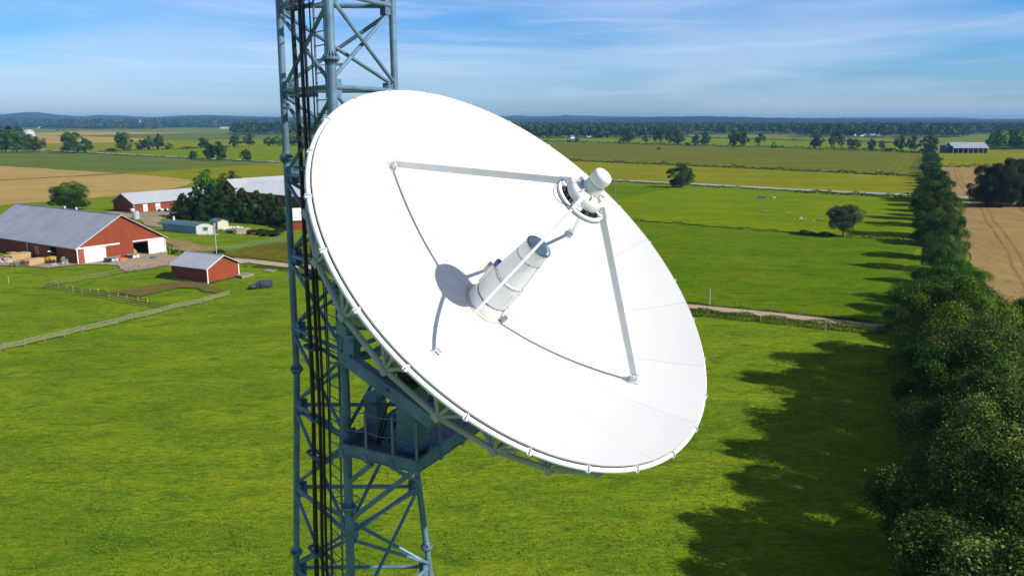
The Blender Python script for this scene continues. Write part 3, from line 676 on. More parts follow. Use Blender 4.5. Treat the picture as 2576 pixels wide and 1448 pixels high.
# ------------------------------------------------------------------ service platform, pedestal and dish mount
ZP = 22.55
cF = leg('front', ZP); rn = (leg('right', ZP) - cF).normalized(); rn.z = 0; rn.normalize(); on = V3((rn.y, -rn.x, 0))
C0 = cF - rn * 0.25 + on * 0.02; C1 = C0 + on * 2.15; C2 = C1 + rn * 4.0; C3 = C0 + rn * 4.0
for q in (C0, C1, C2, C3): q.z = ZP
plat = thing('service_platform', 'grey steel service platform with thin railings under the white dish', 'platform', (C0 + C2) / 2)
b = MB(); cc = (C0 + C2) / 2; b.box(cc + V3((0, 0, -0.03)), (2.0, 3.85, 0.04), (on, rn, V3((0, 0, 1)))); b.build('deck', M['deck'], plat)
b = MB()
for k in range(7): b.bar(C0 + rn * (0.3 + k * 0.57) + V3((0, 0, -0.12)), C1 + rn * (0.3 + k * 0.57) + V3((0, 0, -0.12)), 0.06, 0.1)
b.build('floor_joist', M['steel_dark'], plat)
for p, q in ((C0, C1), (C1, C2), (C2, C3), (C3, C0)):
    d = (q - p).normalized()
    b = MB(); b.bar(p - d * 0.05, q + d * 0.046, 0.06, 0.24); b.bar(p + V3((0, 0, 0.13)), q + V3((0, 0, 0.13)), 0.075, 0.02); b.bar(p + V3((0, 0, -0.13)), q + V3((0, 0, -0.13)), 0.11, 0.02); b.build('edge_beam', M['steel'], plat)
posts = [C0 + on * 0.05, C0 + on * 0.75, C0 + on * 1.5, C1, C1 + rn * 0.95, C1 + rn * 1.9, C1 + rn * 2.9, C2, C3 + on * 1.2, C3]
for p in posts:
    o = V3((0, 0, 0)); b = MB(); b.bar(p + V3((0, 0, -0.22)), p + V3((0, 0, 1.05)), 0.055, 0.055); b.box(p + V3((0, 0, -0.1)), (0.1, 0.1, 0.2), (on, rn, V3((0, 0, 1)))); b.build('railing_post', M['steel'], plat)
for h in (0.55, 1.0):
    pts = []
    for i in range(len(posts) - 1):
        for k in range(5):
            t = k / 5; p = posts[i].lerp(posts[i + 1], t); pts.append(p + V3((0, 0, h - 0.05 * math.sin(PI * t))))
    pts.append(posts[-1] + V3((0, 0, h))); b = MB(); b.path(pts, 0.014, 6); b.build('railing_wire', M['steel_dark'], plat, True)
for p, q in ((C0 + on * 0.9 + V3((0, 0, -0.2)), leg('front', ZP - 0.95)), (C1 - on * 0.2 + rn * 0.3 + V3((0, 0, -0.2)), leg('front', ZP - 1.9)), (C3 + on * 1.6 + V3((0, 0, -0.2)), leg('right', ZP - 1.6))):
    b = MB(); b.tube(p, q, 0.06, 8); b.build('knee_brace', M['steel'], plat, True)
ped0 = (C0 + on * 1.55 + rn * 0.72); PT = ped0 + V3((0, 0, 1.62))
ped = thing('dish_pedestal', 'grey box-shaped steel pedestal standing on the platform below the dish', 'pedestal', ped0)
b = MB(); b.box(ped0 + V3((0, 0, 0.80)), (0.54, 0.56, 1.60), (on, rn, V3((0, 0, 1)))); b.build('column', M['steel'], ped, bevel=0.03)
b = MB(); b.box(ped0 + on * 0.285 + rn * 0.03 + V3((0, 0, 0.62)), (0.05, 0.42, 1.0), (on, rn, V3((0, 0, 1)))); b.build('access_door', M['steel'], ped, bevel=0.01)
b = MB(); b.box(PT + V3((0, 0, 0.06)), (0.64, 0.66, 0.12), (on, rn, V3((0, 0, 1)))); b.box(PT + V3((0, 0, 0.2)), (0.45, 0.5, 0.2), (on, rn, V3((0, 0, 1)))); b.build('bearing_cap', M['mech'], ped, bevel=0.02)
b = MB(); b.tube(ped0 - on * 1.15 + rn * 0.15 + V3((0, 0, 1.05)), PT - on * 0.1 + V3((0, 0, 0.15)), 0.15, 14); b.tube(ped0 - on * 1.35 + rn * 0.15 + V3((0, 0, 0.95)), ped0 - on * 1.0 + rn * 0.15 + V3((0, 0, 1.12)), 0.19, 14); b.build('actuator', M['steel'], ped, True)
b = MB(); b.box(ped0 - on * 1.2 + rn * 0.2 + V3((0, 0, 0.45)), (0.36, 0.42, 0.9), (on, rn, V3((0, 0, 1)))); b.build('motor_cabinet', M['steel_dark'], ped, bevel=0.02)
b = MB()
for k in range(6):
    a = k * 1.05; b.path([ped0 - on * (0.45 + 0.08 * k) + rn * (0.3 * math.sin(a)) + V3((0, 0, 0.05 + 0.25 * k * (t / 8) + 0.3 * math.sin(PI * t / 8))) + on * (0.6 * t / 8) for t in range(9)], 0.022, 6)
b.build('hose', M['black'], ped, True)
# mount arm: cranked box beam from the front leg down under the dish
A0, A1, A2 = atY(886, 842, 16.85), atY(884, 908, 16.75), atY(1095, 1062, 15.6)
b = MB()
b.bar(A0, A1, 0.26, 0.30, on); b.bar(A1 + (A1 - A2).normalized() * 0.12, A2, 0.26, 0.29, on)
for q in (A0 + V3((0, 0, -0.1)), A1 + V3((0, 0, 0.15)), A1.lerp(A2, 0.45)): b.tube(q - V3((0.0, 0.21, 0)), q + V3((0, 0.21, 0)), 0.045, 10)
b.build('mount_arm', M['steel'], dish, bevel=0.02)
b = MB(); b.bar(A0 + V3((0, 0, 0.05)), leg('front', A0.z + 0.1), 0.3, 0.3); b.build('arm_bracket', M['steel'], dish)
b = MB(); b.bar(A1, leg('front', A1.z), 0.25, 0.25); b.build('arm_bracket', M['steel'], dish)
HUB = ax(-1.1)
b = MB(); b.tube(A2, A2.lerp(HUB, 0.9), 0.13, 12); b.tube(PT + V3((0, 0, 0.2)), HUB, 0.20, 16); b.tube(A1.lerp(A2, 0.3), HUB, 0.12, 12); b.build('mount_yoke', M['steel'], dish, True)
for z, off in ((26.4, 0), (24.6, 0.3)):
    b = MB(); b.tube(leg('front', z), HUB + on * 0.1, 0.11, 12); b.tube(leg('right', z), HUB, 0.11, 12); b.build('mount_strut', M['steel'], dish, True)
# ------------------------------------------------------------------ vegetation
M['leaf'] = leaf_mat('broadleaf_foliage', (0.016, 0.052, 0.005), (0.062, 0.135, 0.012), (0.21, 0.30, 0.038))
M['leaf_y'] = leaf_mat('yellow_green_foliage', (0.05, 0.10, 0.006), (0.12, 0.19, 0.012), (0.22, 0.28, 0.03))
M['leaf_o'] = leaf_mat('olive_green_foliage', (0.022, 0.055, 0.008), (0.095, 0.15, 0.022), (0.30, 0.35, 0.08))
M['leaf_g'] = leaf_mat('grey_green_foliage', (0.03, 0.06, 0.022), (0.07, 0.115, 0.04), (0.14, 0.185, 0.075))
M['leaf_d'] = leaf_mat('dark_conifer_foliage', (0.014, 0.042, 0.010), (0.042, 0.09, 0.018), (0.095, 0.15, 0.032))
M['leaf_b'] = leaf_mat('brownish_dark_foliage', (0.014, 0.034, 0.008), (0.038, 0.065, 0.014), (0.085, 0.11, 0.025))
M['leaf_far'] = leaf_mat('distant_wood_foliage', (0.016, 0.040, 0.010), (0.048, 0.085, 0.018), (0.11, 0.135, 0.030))
M['hedge'] = leaf_mat('hedge_foliage', (0.018, 0.045, 0.007), (0.04, 0.08, 0.010), (0.085, 0.13, 0.016))
M['verge'] = leaf_mat('tall_verge_grass', (0.05, 0.09, 0.01), (0.10, 0.14, 0.015), (0.19, 0.19, 0.04))
M['bark'] = pmat('tree_bark', (0.075, 0.06, 0.045), 0.9, 0, 0.3, 6, 0.8, 12)

def leaf_quads(P, Nn, size, rng, asp=0.6, jit=0.7):
    """P positions, Nn outward directions, size per leaf -> vertex array (4n,3)"""
    n = len(P)
    nr = Nn + jit * rng.normal(size=(n, 3)); nr /= np.linalg.norm(nr, axis=1, keepdims=True) + 1e-9
    t = np.cross(nr, rng.normal(size=(n, 3))); t /= np.linalg.norm(t, axis=1, keepdims=True) + 1e-9
    u = np.cross(nr, t)
    s = size[:, None] * 0.5
    bend = nr * s * 0.25
    V = np.empty((n, 4, 3))
    V[:, 0] = P - t * s; V[:, 1] = P + u * s * asp + bend; V[:, 2] = P + t * s; V[:, 3] = P - u * s * asp + bend
    return V.reshape(-1, 3)
def quad_mesh(name, V, tint, mat):
    n = len(V) // 4
    me = bpy.data.meshes.new(name)
    me.vertices.add(4 * n); me.vertices.foreach_set('co', np.ascontiguousarray(V, dtype=np.float32).ravel())
    me.loops.add(4 * n); me.loops.foreach_set('vertex_index', np.arange(4 * n, dtype=np.int32))
    me.polygons.add(n); me.polygons.foreach_set('loop_start', np.arange(0, 4 * n, 4, dtype=np.int32)); me.polygons.foreach_set('loop_total', np.full(n, 4, dtype=np.int32))
    me.update(); me.validate()
    a = me.attributes.new('tint', 'FLOAT', 'FACE'); a.data.foreach_set('value', np.ascontiguousarray(np.clip(tint, 0, 1), dtype=np.float32))
    me.materials.append(mat); return me
def crown(seed, nclump, nleaf, leaf, shape='round', low=0.16, gap=0.0):
    """unit crown: height 0..1, width about 1"""
    rng = np.random.default_rng(seed)
    C = []; R = []; B_ = []
    if shape != 'cone':                    # uneven big limbs first, each carrying its own clumps
        rz = (1 - low) / 2; zc = low + rz; nb = {'sparse': 6, 'tall': 8}.get(shape, 9)
        for k in range(nb):
            a = k * 2.4 + seed + rng.normal() * 0.35; el = -0.75 + 1.55 * (k + 0.5) / nb + rng.normal() * 0.12
            if shape == 'dome': el = abs(el)
            br = (0.19 + 0.10 * rng.random()) * (0.78 if shape == 'sparse' else 1.0)
            q = math.cos(el * 1.2) * (0.50 - br) * (0.75 + 0.35 * rng.random()) * (0.85 if shape == 'tall' else 1.0)
            z = zc + math.sin(el * 1.25) * (rz - br * 0.7)
            B_.append((q * math.cos(a), q * math.sin(a), min(z, 1 - br * 0.8), br))
        B_.append((0, 0, zc, 0.30)); B_.append((0, 0, zc - rz * 0.45, 0.26)); B_.append((rng.normal() * .05, rng.normal() * .05, 1 - 0.16, 0.16))
    while len(C) < nclump:
        if shape == 'cone':
            z = 0.06 + 0.90 * rng.random() ** 1.25; rad = 0.5 * (1 - z) ** 0.75 * (0.72 + 0.38 * rng.random()); a = rng.random() * 2 * PI
            rad *= (0.55 + 0.45 * rng.random() ** 0.5)
            C.append((rad * math.cos(a), rad * math.sin(a), z)); R.append(0.028 + 0.085 * (1 - z) * (0.6 + 0.8 * rng.random()))
        else:
            x, y, z, br = B_[len(C) % len(B_)]
            d = rng.normal(size=3); d[2] += 0.25; d /= np.linalg.norm(d)
            cr = br * (0.34 + 0.34 * rng.random())
            C.append((x + d[0] * (br - cr * .3), y + d[1] * (br - cr * .3), z + d[2] * (br - cr * .3) * 0.85)); R.append(cr)
    C = np.array(C); R = np.array(R)
    idx = rng.integers(0, nclump, nleaf)
    ctr = np.array([0, 0, 0.45])
    d = rng.normal(size=(nleaf, 3)); outw = C[idx] - ctr; outw /= np.linalg.norm(outw, axis=1, keepdims=True) + 1e-6
    d += outw * 0.55 + np.array([0, 0, 0.25]); d /= np.linalg.norm(d, axis=1, keepdims=True)
    rad = R[idx] * (0.62 + 0.42 * rng.random(nleaf) ** 0.6)
    P = C[idx] + d * rad[:, None] * np.array([1, 1, 0.85])
    P += outw * (np.abs(rng.normal(size=nleaf)) ** 2 * 0.010 * (shape != 'cone'))[:, None] + rng.normal(size=(nleaf, 3)) * 0.006
    ct = rng.random(nclump)
    tint = 0.62 * ct[idx] ** 1.4 + 0.38 * rng.random(nleaf)
    size = leaf * (0.6 + 0.8 * rng.random(nleaf))
    return leaf_quads(P, d, size, rng), np.clip(tint, 0, 1)
def trunk_mesh(seed, shape, mat, r=0.022, top=0.62, limbs=6):
    rnd = random.Random(seed); b = MB()
    pts = [V3((rnd.uniform(-.012, .012) * k, rnd.uniform(-.012, .012) * k, top * k / 4 - 0.01)) for k in range(5)]
    b.path(pts, r * 1.25, 9, r * 0.35)
    for k in range(limbs):
        t = 0.28 + 0.5 * k / limbs; p = pts[0].lerp(pts[4], t); a = k * 2.4 + seed
        ln = 0.34 if shape != 'cone' else 0.22 * (1 - t)
        e = p + V3((math.cos(a) * ln, math.sin(a) * ln, 0.24 if shape != 'cone' else 0.03))
        b.path([p, p.lerp(e, 0.5) + V3((0, 0, 0.02)), e], r * 0.5, 6, r * 0.12)
    return make_mesh('trunk', b.v, b.f, mat, True)
CROWN = {}
def crown_set(key, kinds):
    for i, (seed, ncl, nl, lf, shape, low) in enumerate(kinds):
        CROWN[(key, i)] = (crown(seed, ncl, nl, lf, shape, low), trunk_mesh(seed, shape, M['bark'], 0.022 if key != 'near' else 0.018), shape)
crown_set('near', [(11, 72, 90000, 0.0145, 'round', -0.05), (12, 84, 90000, 0.0145, 'round', -0.08), (13, 64, 85000, 0.0150, 'tall', -0.04), (14, 110, 50000, 0.022, 'round', 0.20)])
crown_set('mid', [(21, 70, 9000, 0.042, 'round', 0.10), (22, 70, 9000, 0.042, 'tall', 0.06), (23, 60, 8000, 0.045, 'round', 0.06)])
crown_set('cone', [(31, 190, 18000, 0.028, 'cone', 0.0), (32, 150, 18000, 0.028, 'cone', 0.0)])
crown_set('far', [(41, 40, 2600, 0.075, 'round', 0.08), (42, 40, 2600, 0.075, 'tall', 0.05), (43, 34, 1700, 0.075, 'sparse', 0.18), (44, 40, 2600, 0.075, 'round', -0.03), (45, 26, 1500, 0.085, 'cone', 0.0)])
crown_set('bush', [(51, 20, 1400, 0.10, 'dome', -0.15), (52, 22, 1400, 0.10, 'dome', -0.2)])
MESHES = {}
def tree(name, label, cat, p, w, h, key, var, leaf='leaf', group=None, rz=None):
    k = (key, var, leaf)
    if k not in MESHES:
        (V, t), tr, shape = CROWN[(key, var)]; MESHES[k] = (quad_mesh('crown', V, t, M[leaf]), tr)
    cm, tm = MESHES[k]
    o = thing(name, label, cat, (p[0], p[1], 0), group)
    o.scale = (w, w, h); o.rotation_euler = (0, 0, rz if rz is not None else random.uniform(0, 6.28))
    link('crown', cm, o)
    if key != 'bush': link('trunk', tm, o)
    return o
def ptree(name, label, cat, x, y, wpx, hpx, key, var, leaf='leaf', group=None):   # surveyed: base point and apparent size
    p = G(x, y); zc = (p - CAM).dot(FW); w_ = wpx / F * zc
    h = hrow(p, y - hpx)
    return tree(name, label, cat, p, w_ * (1.12 if key in ('near', 'mid', 'far') else 1.0), h, key, var, leaf, group)

# --- the long tree row on the right
ORD = ['nearest', 'second', 'third', 'fourth', 'fifth', 'sixth', 'seventh', 'eighth', 'ninth', 'tenth', 'eleventh', 'twelfth', 'thirteenth', 'fourteenth', 'fifteenth', 'sixteenth', 'seventeenth', 'eighteenth', 'nineteenth', 'twentieth', 'twenty-first', 'twenty-second', 'twenty-third', 'twenty-fourth', 'twenty-fifth', 'twenty-sixth', 'twenty-seventh', 'twenty-eighth', 'twenty-ninth', 'thirtieth']
rnd = random.Random(3)
Y = 34.0; i = 0; rowg = 'trees of the long row on the right'
specs = []
while Y < 305 and i < 30:
    h = rnd.choice((7.5, 9.5, 11.5, 13.0)) * rnd.uniform(0.93, 1.07)
    if Y < 70: h = rnd.uniform(10.5, 12.5)
    wd = rnd.uniform(11.5, 14.0) if Y < 95 else rnd.choice((8.0, 10.5, 13.0)) * rnd.uniform(.93, 1.07)
    specs.append((xr(Y) + 0.6 + rnd.uniform(-1.2, 1.2) + (1.0 if Y < 95 else 0), Y, wd, h)); i += 1
    Y += rnd.uniform(6.2, 8.0) * (0.9 if Y < 75 else 1.05) if Y < 105 else rnd.choice((8.5, 12.0, 15.0, 19.0)) * rnd.uniform(0.9, 1.15)
for i, (x, y, wd, h) in enumerate(specs):
    leaf = 'leaf_y' if i in (7, 13) else 'leaf_o' if i in (0, 2, 3, 5, 10, 15) else 'leaf'
    tree('broadleaf_tree', f"tall leafy green tree, {ORD[i]} from the camera in the long tree row", 'tree', (x, y), wd, h, 'near', i % 3, leaf, rowg)
# undergrowth that closes the row near the ground: shrubs between the trunks
rnd = random.Random(5); ns = 0
for i in range(len(specs) - 1):
    a, c = specs[i], specs[i + 1]
    if a[1] > 90: break
    tree('shrub', f"leafy shrub filling the gap between the {ORD[i]} and {ORD[i+1]} tree of the long row", 'shrub', ((a[0] + c[0]) / 2 - 1.0, (a[1] + c[1]) / 2), rnd.uniform(6.0, 7.5), rnd.uniform(3.2, 5), 'bush', i % 2, 'leaf', 'shrubs under the long tree row')
# the row runs on as a narrow line of smaller trees
Y = 312; k = 0
far_row = []
while Y < 690:
    far_row.append(Y); Y += 17 + 5 * rnd.random()
for k, Y in enumerate(far_row):
    tree('small_tree', f"small tree, {ORD[k]} from the camera in the thin far end of the row", 'tree', (xr(Y) + rnd.uniform(-1, 1) + 2, Y), rnd.uniform(9, 13), rnd.uniform(5.0, 8.5), 'mid', k % 3, 'leaf_d' if k % 2 else 'leaf', 'small trees at the thin far end of the row')
# --- single trees in the pastures
ptree('broadleaf_tree', 'round dark green tree standing alone beside the far grey road', 'tree', 1711, 472, 60, 57, 'near', 0, 'leaf_d')
ptree('broadleaf_tree', 'grey-green round tree with a short trunk alone in the bright pasture', 'tree', 2120, 595, 78, 75, 'near', 3, 'leaf_g')
ptree('broadleaf_tree', 'broad bushy green tree behind the roof of the biggest red barn', 'tree', 176, 530, 92, 68, 'near', 2, 'leaf')
for k, (dx, Y2, wd, h) in enumerate(((10, 42, 13, 12.0), (10.5, 55, 13, 12.5), (10, 68, 12, 11), (9, 84, 12, 10.5))):
    tree('broadleaf_tree', f"broad tree in the rear rank at the right edge, {ORD[k]} from the camera", 'tree', (xr(Y2) + dx, Y2), wd, h, 'near', (k + 1) % 3, 'leaf_y' if k == 2 else 'leaf_o', 'rear rank of trees at the right edge')
for (x, y, w_, h_, v, lab) in ((2478, 520, 84, 100, 0, 'dark brownish tree with open lower branches at the left of the roadside clump'), (2525, 522, 84, 118, 1, 'tallest dark tree in the middle of the roadside clump at the right'), (2580, 520, 100, 108, 2, 'dark broad tree at the right end of the roadside clump'), (2545, 508, 90, 105, 0, 'dark tree at the back of the roadside clump at the right')):
    ptree('broadleaf_tree', lab, 'tree', x, y, w_, h_, 'near', v, 'leaf_b', 'dark roadside tree clump')
# --- hedgerow trees at the far edge of the olive crop field
Z1 = lambda zx, zy: (1264.2 + .26061 * zx, 273.6 + .26061 * zy)
Z2 = lambda zx, zy: (1915 + .26061 * zx, 273.6 + .26061 * zy)
Z0 = lambda zx, zy: (.28666 * zx, 283 + .28666 * zy)
hr = [(Z1, 1225, 340, 100, 130, 0, 'leaf', 'full dark tree with a bush at its left'), (Z1, 1375, 345, 55, 80, 2, 'leaf_g', 'small slim grey-green tree'), (Z1, 1480, 348, 62, 125, 2, 'leaf', 'slim open tree, first of three thin ones'), (Z1, 1530, 350, 66, 140, 2, 'leaf', 'slim tree with a bare lower trunk'), (Z1, 1600, 350, 84, 100, 2, 'leaf_g', 'pale open-crowned tree with spreading limbs'), (Z1, 1700, 355, 112, 112, 0, 'leaf', 'round full tree on a short trunk'), (Z1, 1860, 358, 78, 115, 1, 'leaf_g', 'narrow tree touching a bigger one at its right'), (Z1, 1950, 362, 108, 132, 0, 'leaf', 'big round tree touching a narrow one at its left'), (Z1, 2225, 370, 90, 150, 1, 'leaf', 'tall tree forming the left half of a dense pair'), (Z1, 2300, 372, 120, 165, 0, 'leaf', 'broad tree forming the right half of a dense pair'), (Z1, 2475, 375, 84, 135, 2, 'leaf', 'lone leaning open tree'),
      (Z2, 118, 382, 52, 75, 4, 'leaf_d', 'small dark cone-shaped tree'), (Z2, 520, 392, 132, 142, 0, 'leaf_g', 'grey-green wide tree with drooping sides'), (Z2, 700, 398, 112, 165, 2, 'leaf_g', 'tall grey-green tree with forked trunk'), (Z2, 760, 396, 66, 130, 2, 'leaf_g', 'slim grey tree leaning right beside a forked one'), (Z2, 850, 402, 70, 112, 2, 'leaf_g', 'thin see-through tree'), (Z2, 908, 402, 84, 105, 2, 'leaf', 'small tree with a curved trunk'), (Z2, 1060, 408, 78, 115, 1, 'leaf', 'compact dark tree'), (Z2, 1155, 411, 66, 102, 2, 'leaf_g', 'small pale tree beside the orange field strip'), (Z2, 1325, 415, 104, 152, 0, 'leaf', 'large dark tree with round crown'), (Z2, 1445, 416, 116, 150, 0, 'leaf', 'large dark tree near the long row'), (Z2, 1600, 428, 165, 175, 3, 'leaf_d', 'massive dark tree heading the long row beside the long barn')]
for (Z, zx, zy, zw, zh, v, leaf, lab) in hr:
    x, y = Z(zx, zy); ptree('hedgerow_tree', lab + ' in the far hedgerow', 'tree', x, y, zw * .26061, zh * .26061, 'far', v, leaf, 'trees in the far hedgerow')
bushes = [(Z1, 1150, 338, 74, 50, 'dark low bush left of the full hedgerow tree'), (Z1, 715, 325, 44, 42, 'upright dark bush beside the wooden pole'), (Z1, 645, 326, 66, 28, 'flat dark bush beside the wooden pole'), (Z1, 1505, 402, 44, 26, 'tiny dark bush alone in the olive crop'), (Z1, 1780, 358, 66, 32, 'low bush between two hedgerow trees'), (Z2, 870, 404, 96, 40, 'low bush under the thin see-through tree'), (Z2, 1230, 414, 130, 36, 'long low bush between hedgerow trees')]
for (Z, zx, zy, zw, zh, lab) in bushes:
    x, y = Z(zx, zy); ptree('bush', lab, 'bush', x, y, zw * .26061, zh * .26061, 'bush', int(zx) % 2, 'leaf_d')
# --- trees on the left side
lt = [(50, 350, 130, 160, 0, 'leaf', 'full dark tree at the left picture edge'), (150, 352, 150, 165, 3, 'leaf', 'broad dark tree in front of the pale dome'), (255, 352, 150, 150, 3, 'leaf_y', 'olive tree with a yellowish patch right of the dome'), (345, 350, 120, 135, 0, 'leaf_g', 'rounded grey-green tree at the right end of the far-left clump'), (650, 360, 190, 175, 0, 'leaf', 'big broad tree shading the grey road'), (745, 355, 130, 130, 3, 'leaf', 'lower tree leaning on the big roadside tree'), (1095, 336, 150, 152, 0, 'leaf', 'tall full tree with a rounded top on the meadow edge'), (1245, 328, 100, 86, 3, 'leaf', 'low wide tree left of two taller ones'), (1312, 328, 92, 116, 1, 'leaf', 'upright tree beside the narrow poplar'), (1395, 327, 76, 134, 1, 'leaf_d', 'narrow dark poplar-like tree'), (1484, 325, 68, 56, 3, 'leaf_y', 'small round light green tree'), (1790, 315, 98, 92, 0, 'leaf_g', 'round grey-green tree at the field corner'), (1704, 410, 82, 74, 3, 'leaf', 'small round tree just below the grey road'), (1848, 422, 112, 142, 0, 'leaf_d', 'left tree of the dark roadside pair'), (1938, 424, 112, 168, 1, 'leaf_d', 'taller right tree of the dark roadside pair'), (2155, 428, 98, 104, 3, 'leaf_d', 'short dark tree nearest the tower by the road'), (2065, 302, 98, 115, 1, 'leaf_g', 'pointed tree left of the tower at the meadow edge'), (2185, 300, 112, 106, 0, 'leaf_g', 'round tree left of the tower at the meadow edge'), (2360, 290, 90, 75, 3, 'leaf', 'low bushy tree immediately left of the tower'), (2440, 292, 100, 85, 3, 'leaf_y', 'bushy tree partly behind the tower leg'), (2560, 292, 120, 95, 3, 'leaf', 'bushy tree seen through the tower lattice'), (2640, 292, 120, 100, 3, 'leaf', 'bushy tree between the tower and the dish rim')]
for (zx, zy, zw, zh, v, leaf, lab) in lt:
    x, y = Z0(zx, zy); ptree('broadleaf_tree', lab, 'tree', x, y, zw * .28666, zh * .28666, 'far' if zh < 140 else 'mid', v if zh < 140 else v % 3, leaf, 'scattered field trees on the left')
for (zx, zy, zw, zh, lab) in ((980, 346, 110, 32, 'flat bush left of the tall rounded tree'), (1640, 322, 100, 24, 'thin strip of bush on the yellow field edge'), (1100, 338, 90, 30, 'bush at the foot of the tall rounded tree'), (560, 350, 60, 50, 'low bush at the left foot of the big roadside tree'), (370, 150, 50, 24, 'tiny far bush beside two others in the pale field'), (505, 168, 24, 18, 'tiny far dot-like bush in the middle of the pale field'), (560, 166, 24, 16, 'tiny far bush at the right in the pale field')):
    x, y = Z0(zx, zy); ptree('bush', lab, 'bush', x, y, zw * .28666, zh * .28666, 'bush', int(zx) % 2, 'leaf_d')
# --- conifers and yellow-green trees beside the farm
cf = [(464, 547, 74, 62, 0), (497, 550, 84, 82, 1), (537, 553, 88, 93, 0), (577, 555, 84, 92, 1), (614, 557, 76, 85, 0), (650, 560, 74, 83, 1), (684, 563, 72, 78, 0), (702, 566, 56, 70, 1), (515, 545, 84, 86, 1), (560, 547, 84, 86, 0)]
cl_ = ['leftmost dark conifer beside the long red barn', 'second dark conifer from the left in the farm grove', 'third dark conifer in the farm grove, in front of the grove', 'middle front conifer of the farm grove', 'dark conifer in front of the white barn roof corner', 'pointed conifer against the white barn roof', 'conifer just left of the tower leg', 'conifer behind the tower leg', 'rear dark conifer at the left of the grove', 'rear dark conifer by the dark red gable']
for (x, y, w_, h_, v), lab in zip(cf, cl_):
    ptree('conifer', lab, 'tree', x, y, w_, h_, 'cone', v, 'leaf_d', 'dark conifers in the farm grove')
for (x, y, w_, h_, lab) in ((517, 500, 52, 72, 'tall bright yellow-green tree behind the conifers'), (563, 486, 30, 50, 'slim yellow-green tree right of the tall one behind the conifers'), (589, 484, 36, 54, 'rounded yellow-green tree nearest the white barn gable'), (540, 490, 24, 40, 'smallest yellow-green tree behind the conifers')):
    ptree('broadleaf_tree', lab, 'tree', x, y, w_, h_, 'mid', 1, 'leaf_y', 'yellow-green trees behind the conifers')
ptree('shrub', 'rust and green shrub at the end of the long red barn', 'shrub', 447, 533, 34, 30, 'bush', 0, 'leaf_y')
for (x, y, w_, h_, lab) in ((650, 588, 60, 12, 'low weedy shrub behind the orange straw heap'), (690, 592, 70, 14, 'wide low shrub in front of the conifers near the tower'), (625, 670, 9, 12, 'small shrub beside a wooden post by the track'), (553, 637, 30, 10, 'low shrub behind the small red shed'), (465, 640, 26, 9, 'bush behind the trellis by the big barn'), (440, 638, 24, 8, 'grassy bush at the right corner of the big barn')):
    ptree('shrub', lab, 'shrub', x, y, w_, h_, 'bush', int(x) % 2, 'hedge')

# --- woods: nobody could count these crowns
def wood(name, label, area, n, hr_, wr, mat, seed, leaves=34, lf=0.24):
    """area: world polygon corners (quad) a,b,c,d ; crowns scattered inside"""
    rng = np.random.default_rng(seed)
    a, b_, c, d = [np.array(q[:2]) for q in area]
    u = rng.random(n)[:, None]; v = rng.random(n)[:, None]
    xy = (a * (1 - u) + b_ * u) * (1 - v) + (d * (1 - u) + c * u) * v
    h = rng.uniform(*hr_, n); wd = rng.uniform(*wr, n)
    z0 = np.zeros(n)
    idx = np.repeat(np.arange(n), leaves); m = len(idx)
    dd = rng.normal(size=(m, 3)); dd[:, 2] = np.abs(dd[:, 2]) * 1.1 - 0.25; dd /= np.linalg.norm(dd, axis=1, keepdims=True)
    con = rng.random(n) < 0.35
    P = np.empty((m, 3)); k = 0.5 + 0.1 * rng.normal(size=m)
    taper = np.where(con[idx], np.clip(1.05 - 0.9 * np.clip(dd[:, 2], 0, 1), 0.15, 1), 1.0)
    P[:, 0] = xy[idx, 0] + dd[:, 0] * wd[idx] * k * taper; P[:, 1] = xy[idx, 1] + dd[:, 1] * wd[idx] * k * taper
    P[:, 2] = z0[idx] + h[idx] * (0.52 + 0.48 * dd[:, 2])
    ct = rng.random(n); tint = 0.6 * ct[idx] + 0.4 * rng.random(m)
    V = leaf_quads(P, dd, wd[idx] * lf * 2.0 * (0.7 + 0.6 * rng.random(m)), rng, 0.7, 0.5)
    o = link(name, quad_mesh(name, V, tint, M[mat])); return tag(o, label, 'wood', None, 'stuff')
def band(x0, x1, ynear, yfar, Dn, Df):
    A = ((x0 - W / 2) / F, (x1 - W / 2) / F)
    return [(A[0] * Dn, Dn), (A[1] * Dn, Dn), (A[1] * Df, Df), (A[0] * Df, Df)]
wood('woodland', 'dark wood along the back of the bright fields at the right', band(1240, 2700, 0, 0, 2000, 2500), 2600, (16, 27), (11, 18), 'leaf_far', 1)
wood('woodland', 'second belt of wood behind the right-hand fields', band(1240, 2800, 0, 0, 2700, 3600), 2600, (17, 30), (14, 24), 'leaf_far', 2)
wood('woodland', 'nearer wood around the distant village left of centre', band(1300, 1720, 0, 0, 1500, 2000), 700, (12, 22), (10, 16), 'leaf_far', 3)
wood('woodland', 'wood behind the white far farmhouse', band(2000, 2420, 0, 0, 1560, 2000), 420, (14, 28), (11, 17), 'leaf_far', 4, 60, 0.2)
wood('woodland', 'dark green wood at the right edge behind the long barn', band(2480, 2680, 0, 0, 880, 1250), 260, (13, 22), (10, 15), 'leaf', 5, 150, 0.13)
wood('woodland', 'wooded belt behind the fields at the far left', band(-300, 760, 0, 0, 4300, 5600), 2400, (26, 50), (24, 38), 'leaf_far', 6)
wood('woodland', 'dark wood left of the tower on the field edge', band(600, 830, 0, 0, 1900, 2500), 420, (16, 30), (12, 18), 'leaf_far', 7)
wood('woodland', 'dark wood at the far left edge behind the pale dome', band(-120, 70, 0, 0, 1100, 1500), 200, (14, 24), (11, 16), 'leaf_far', 8, 60, 0.2)
wood('woodland', 'long low spur of wood across the far-left fields', band(140, 420, 0, 0, 3600, 4200), 420, (20, 30), (20, 30), 'leaf_far', 9)

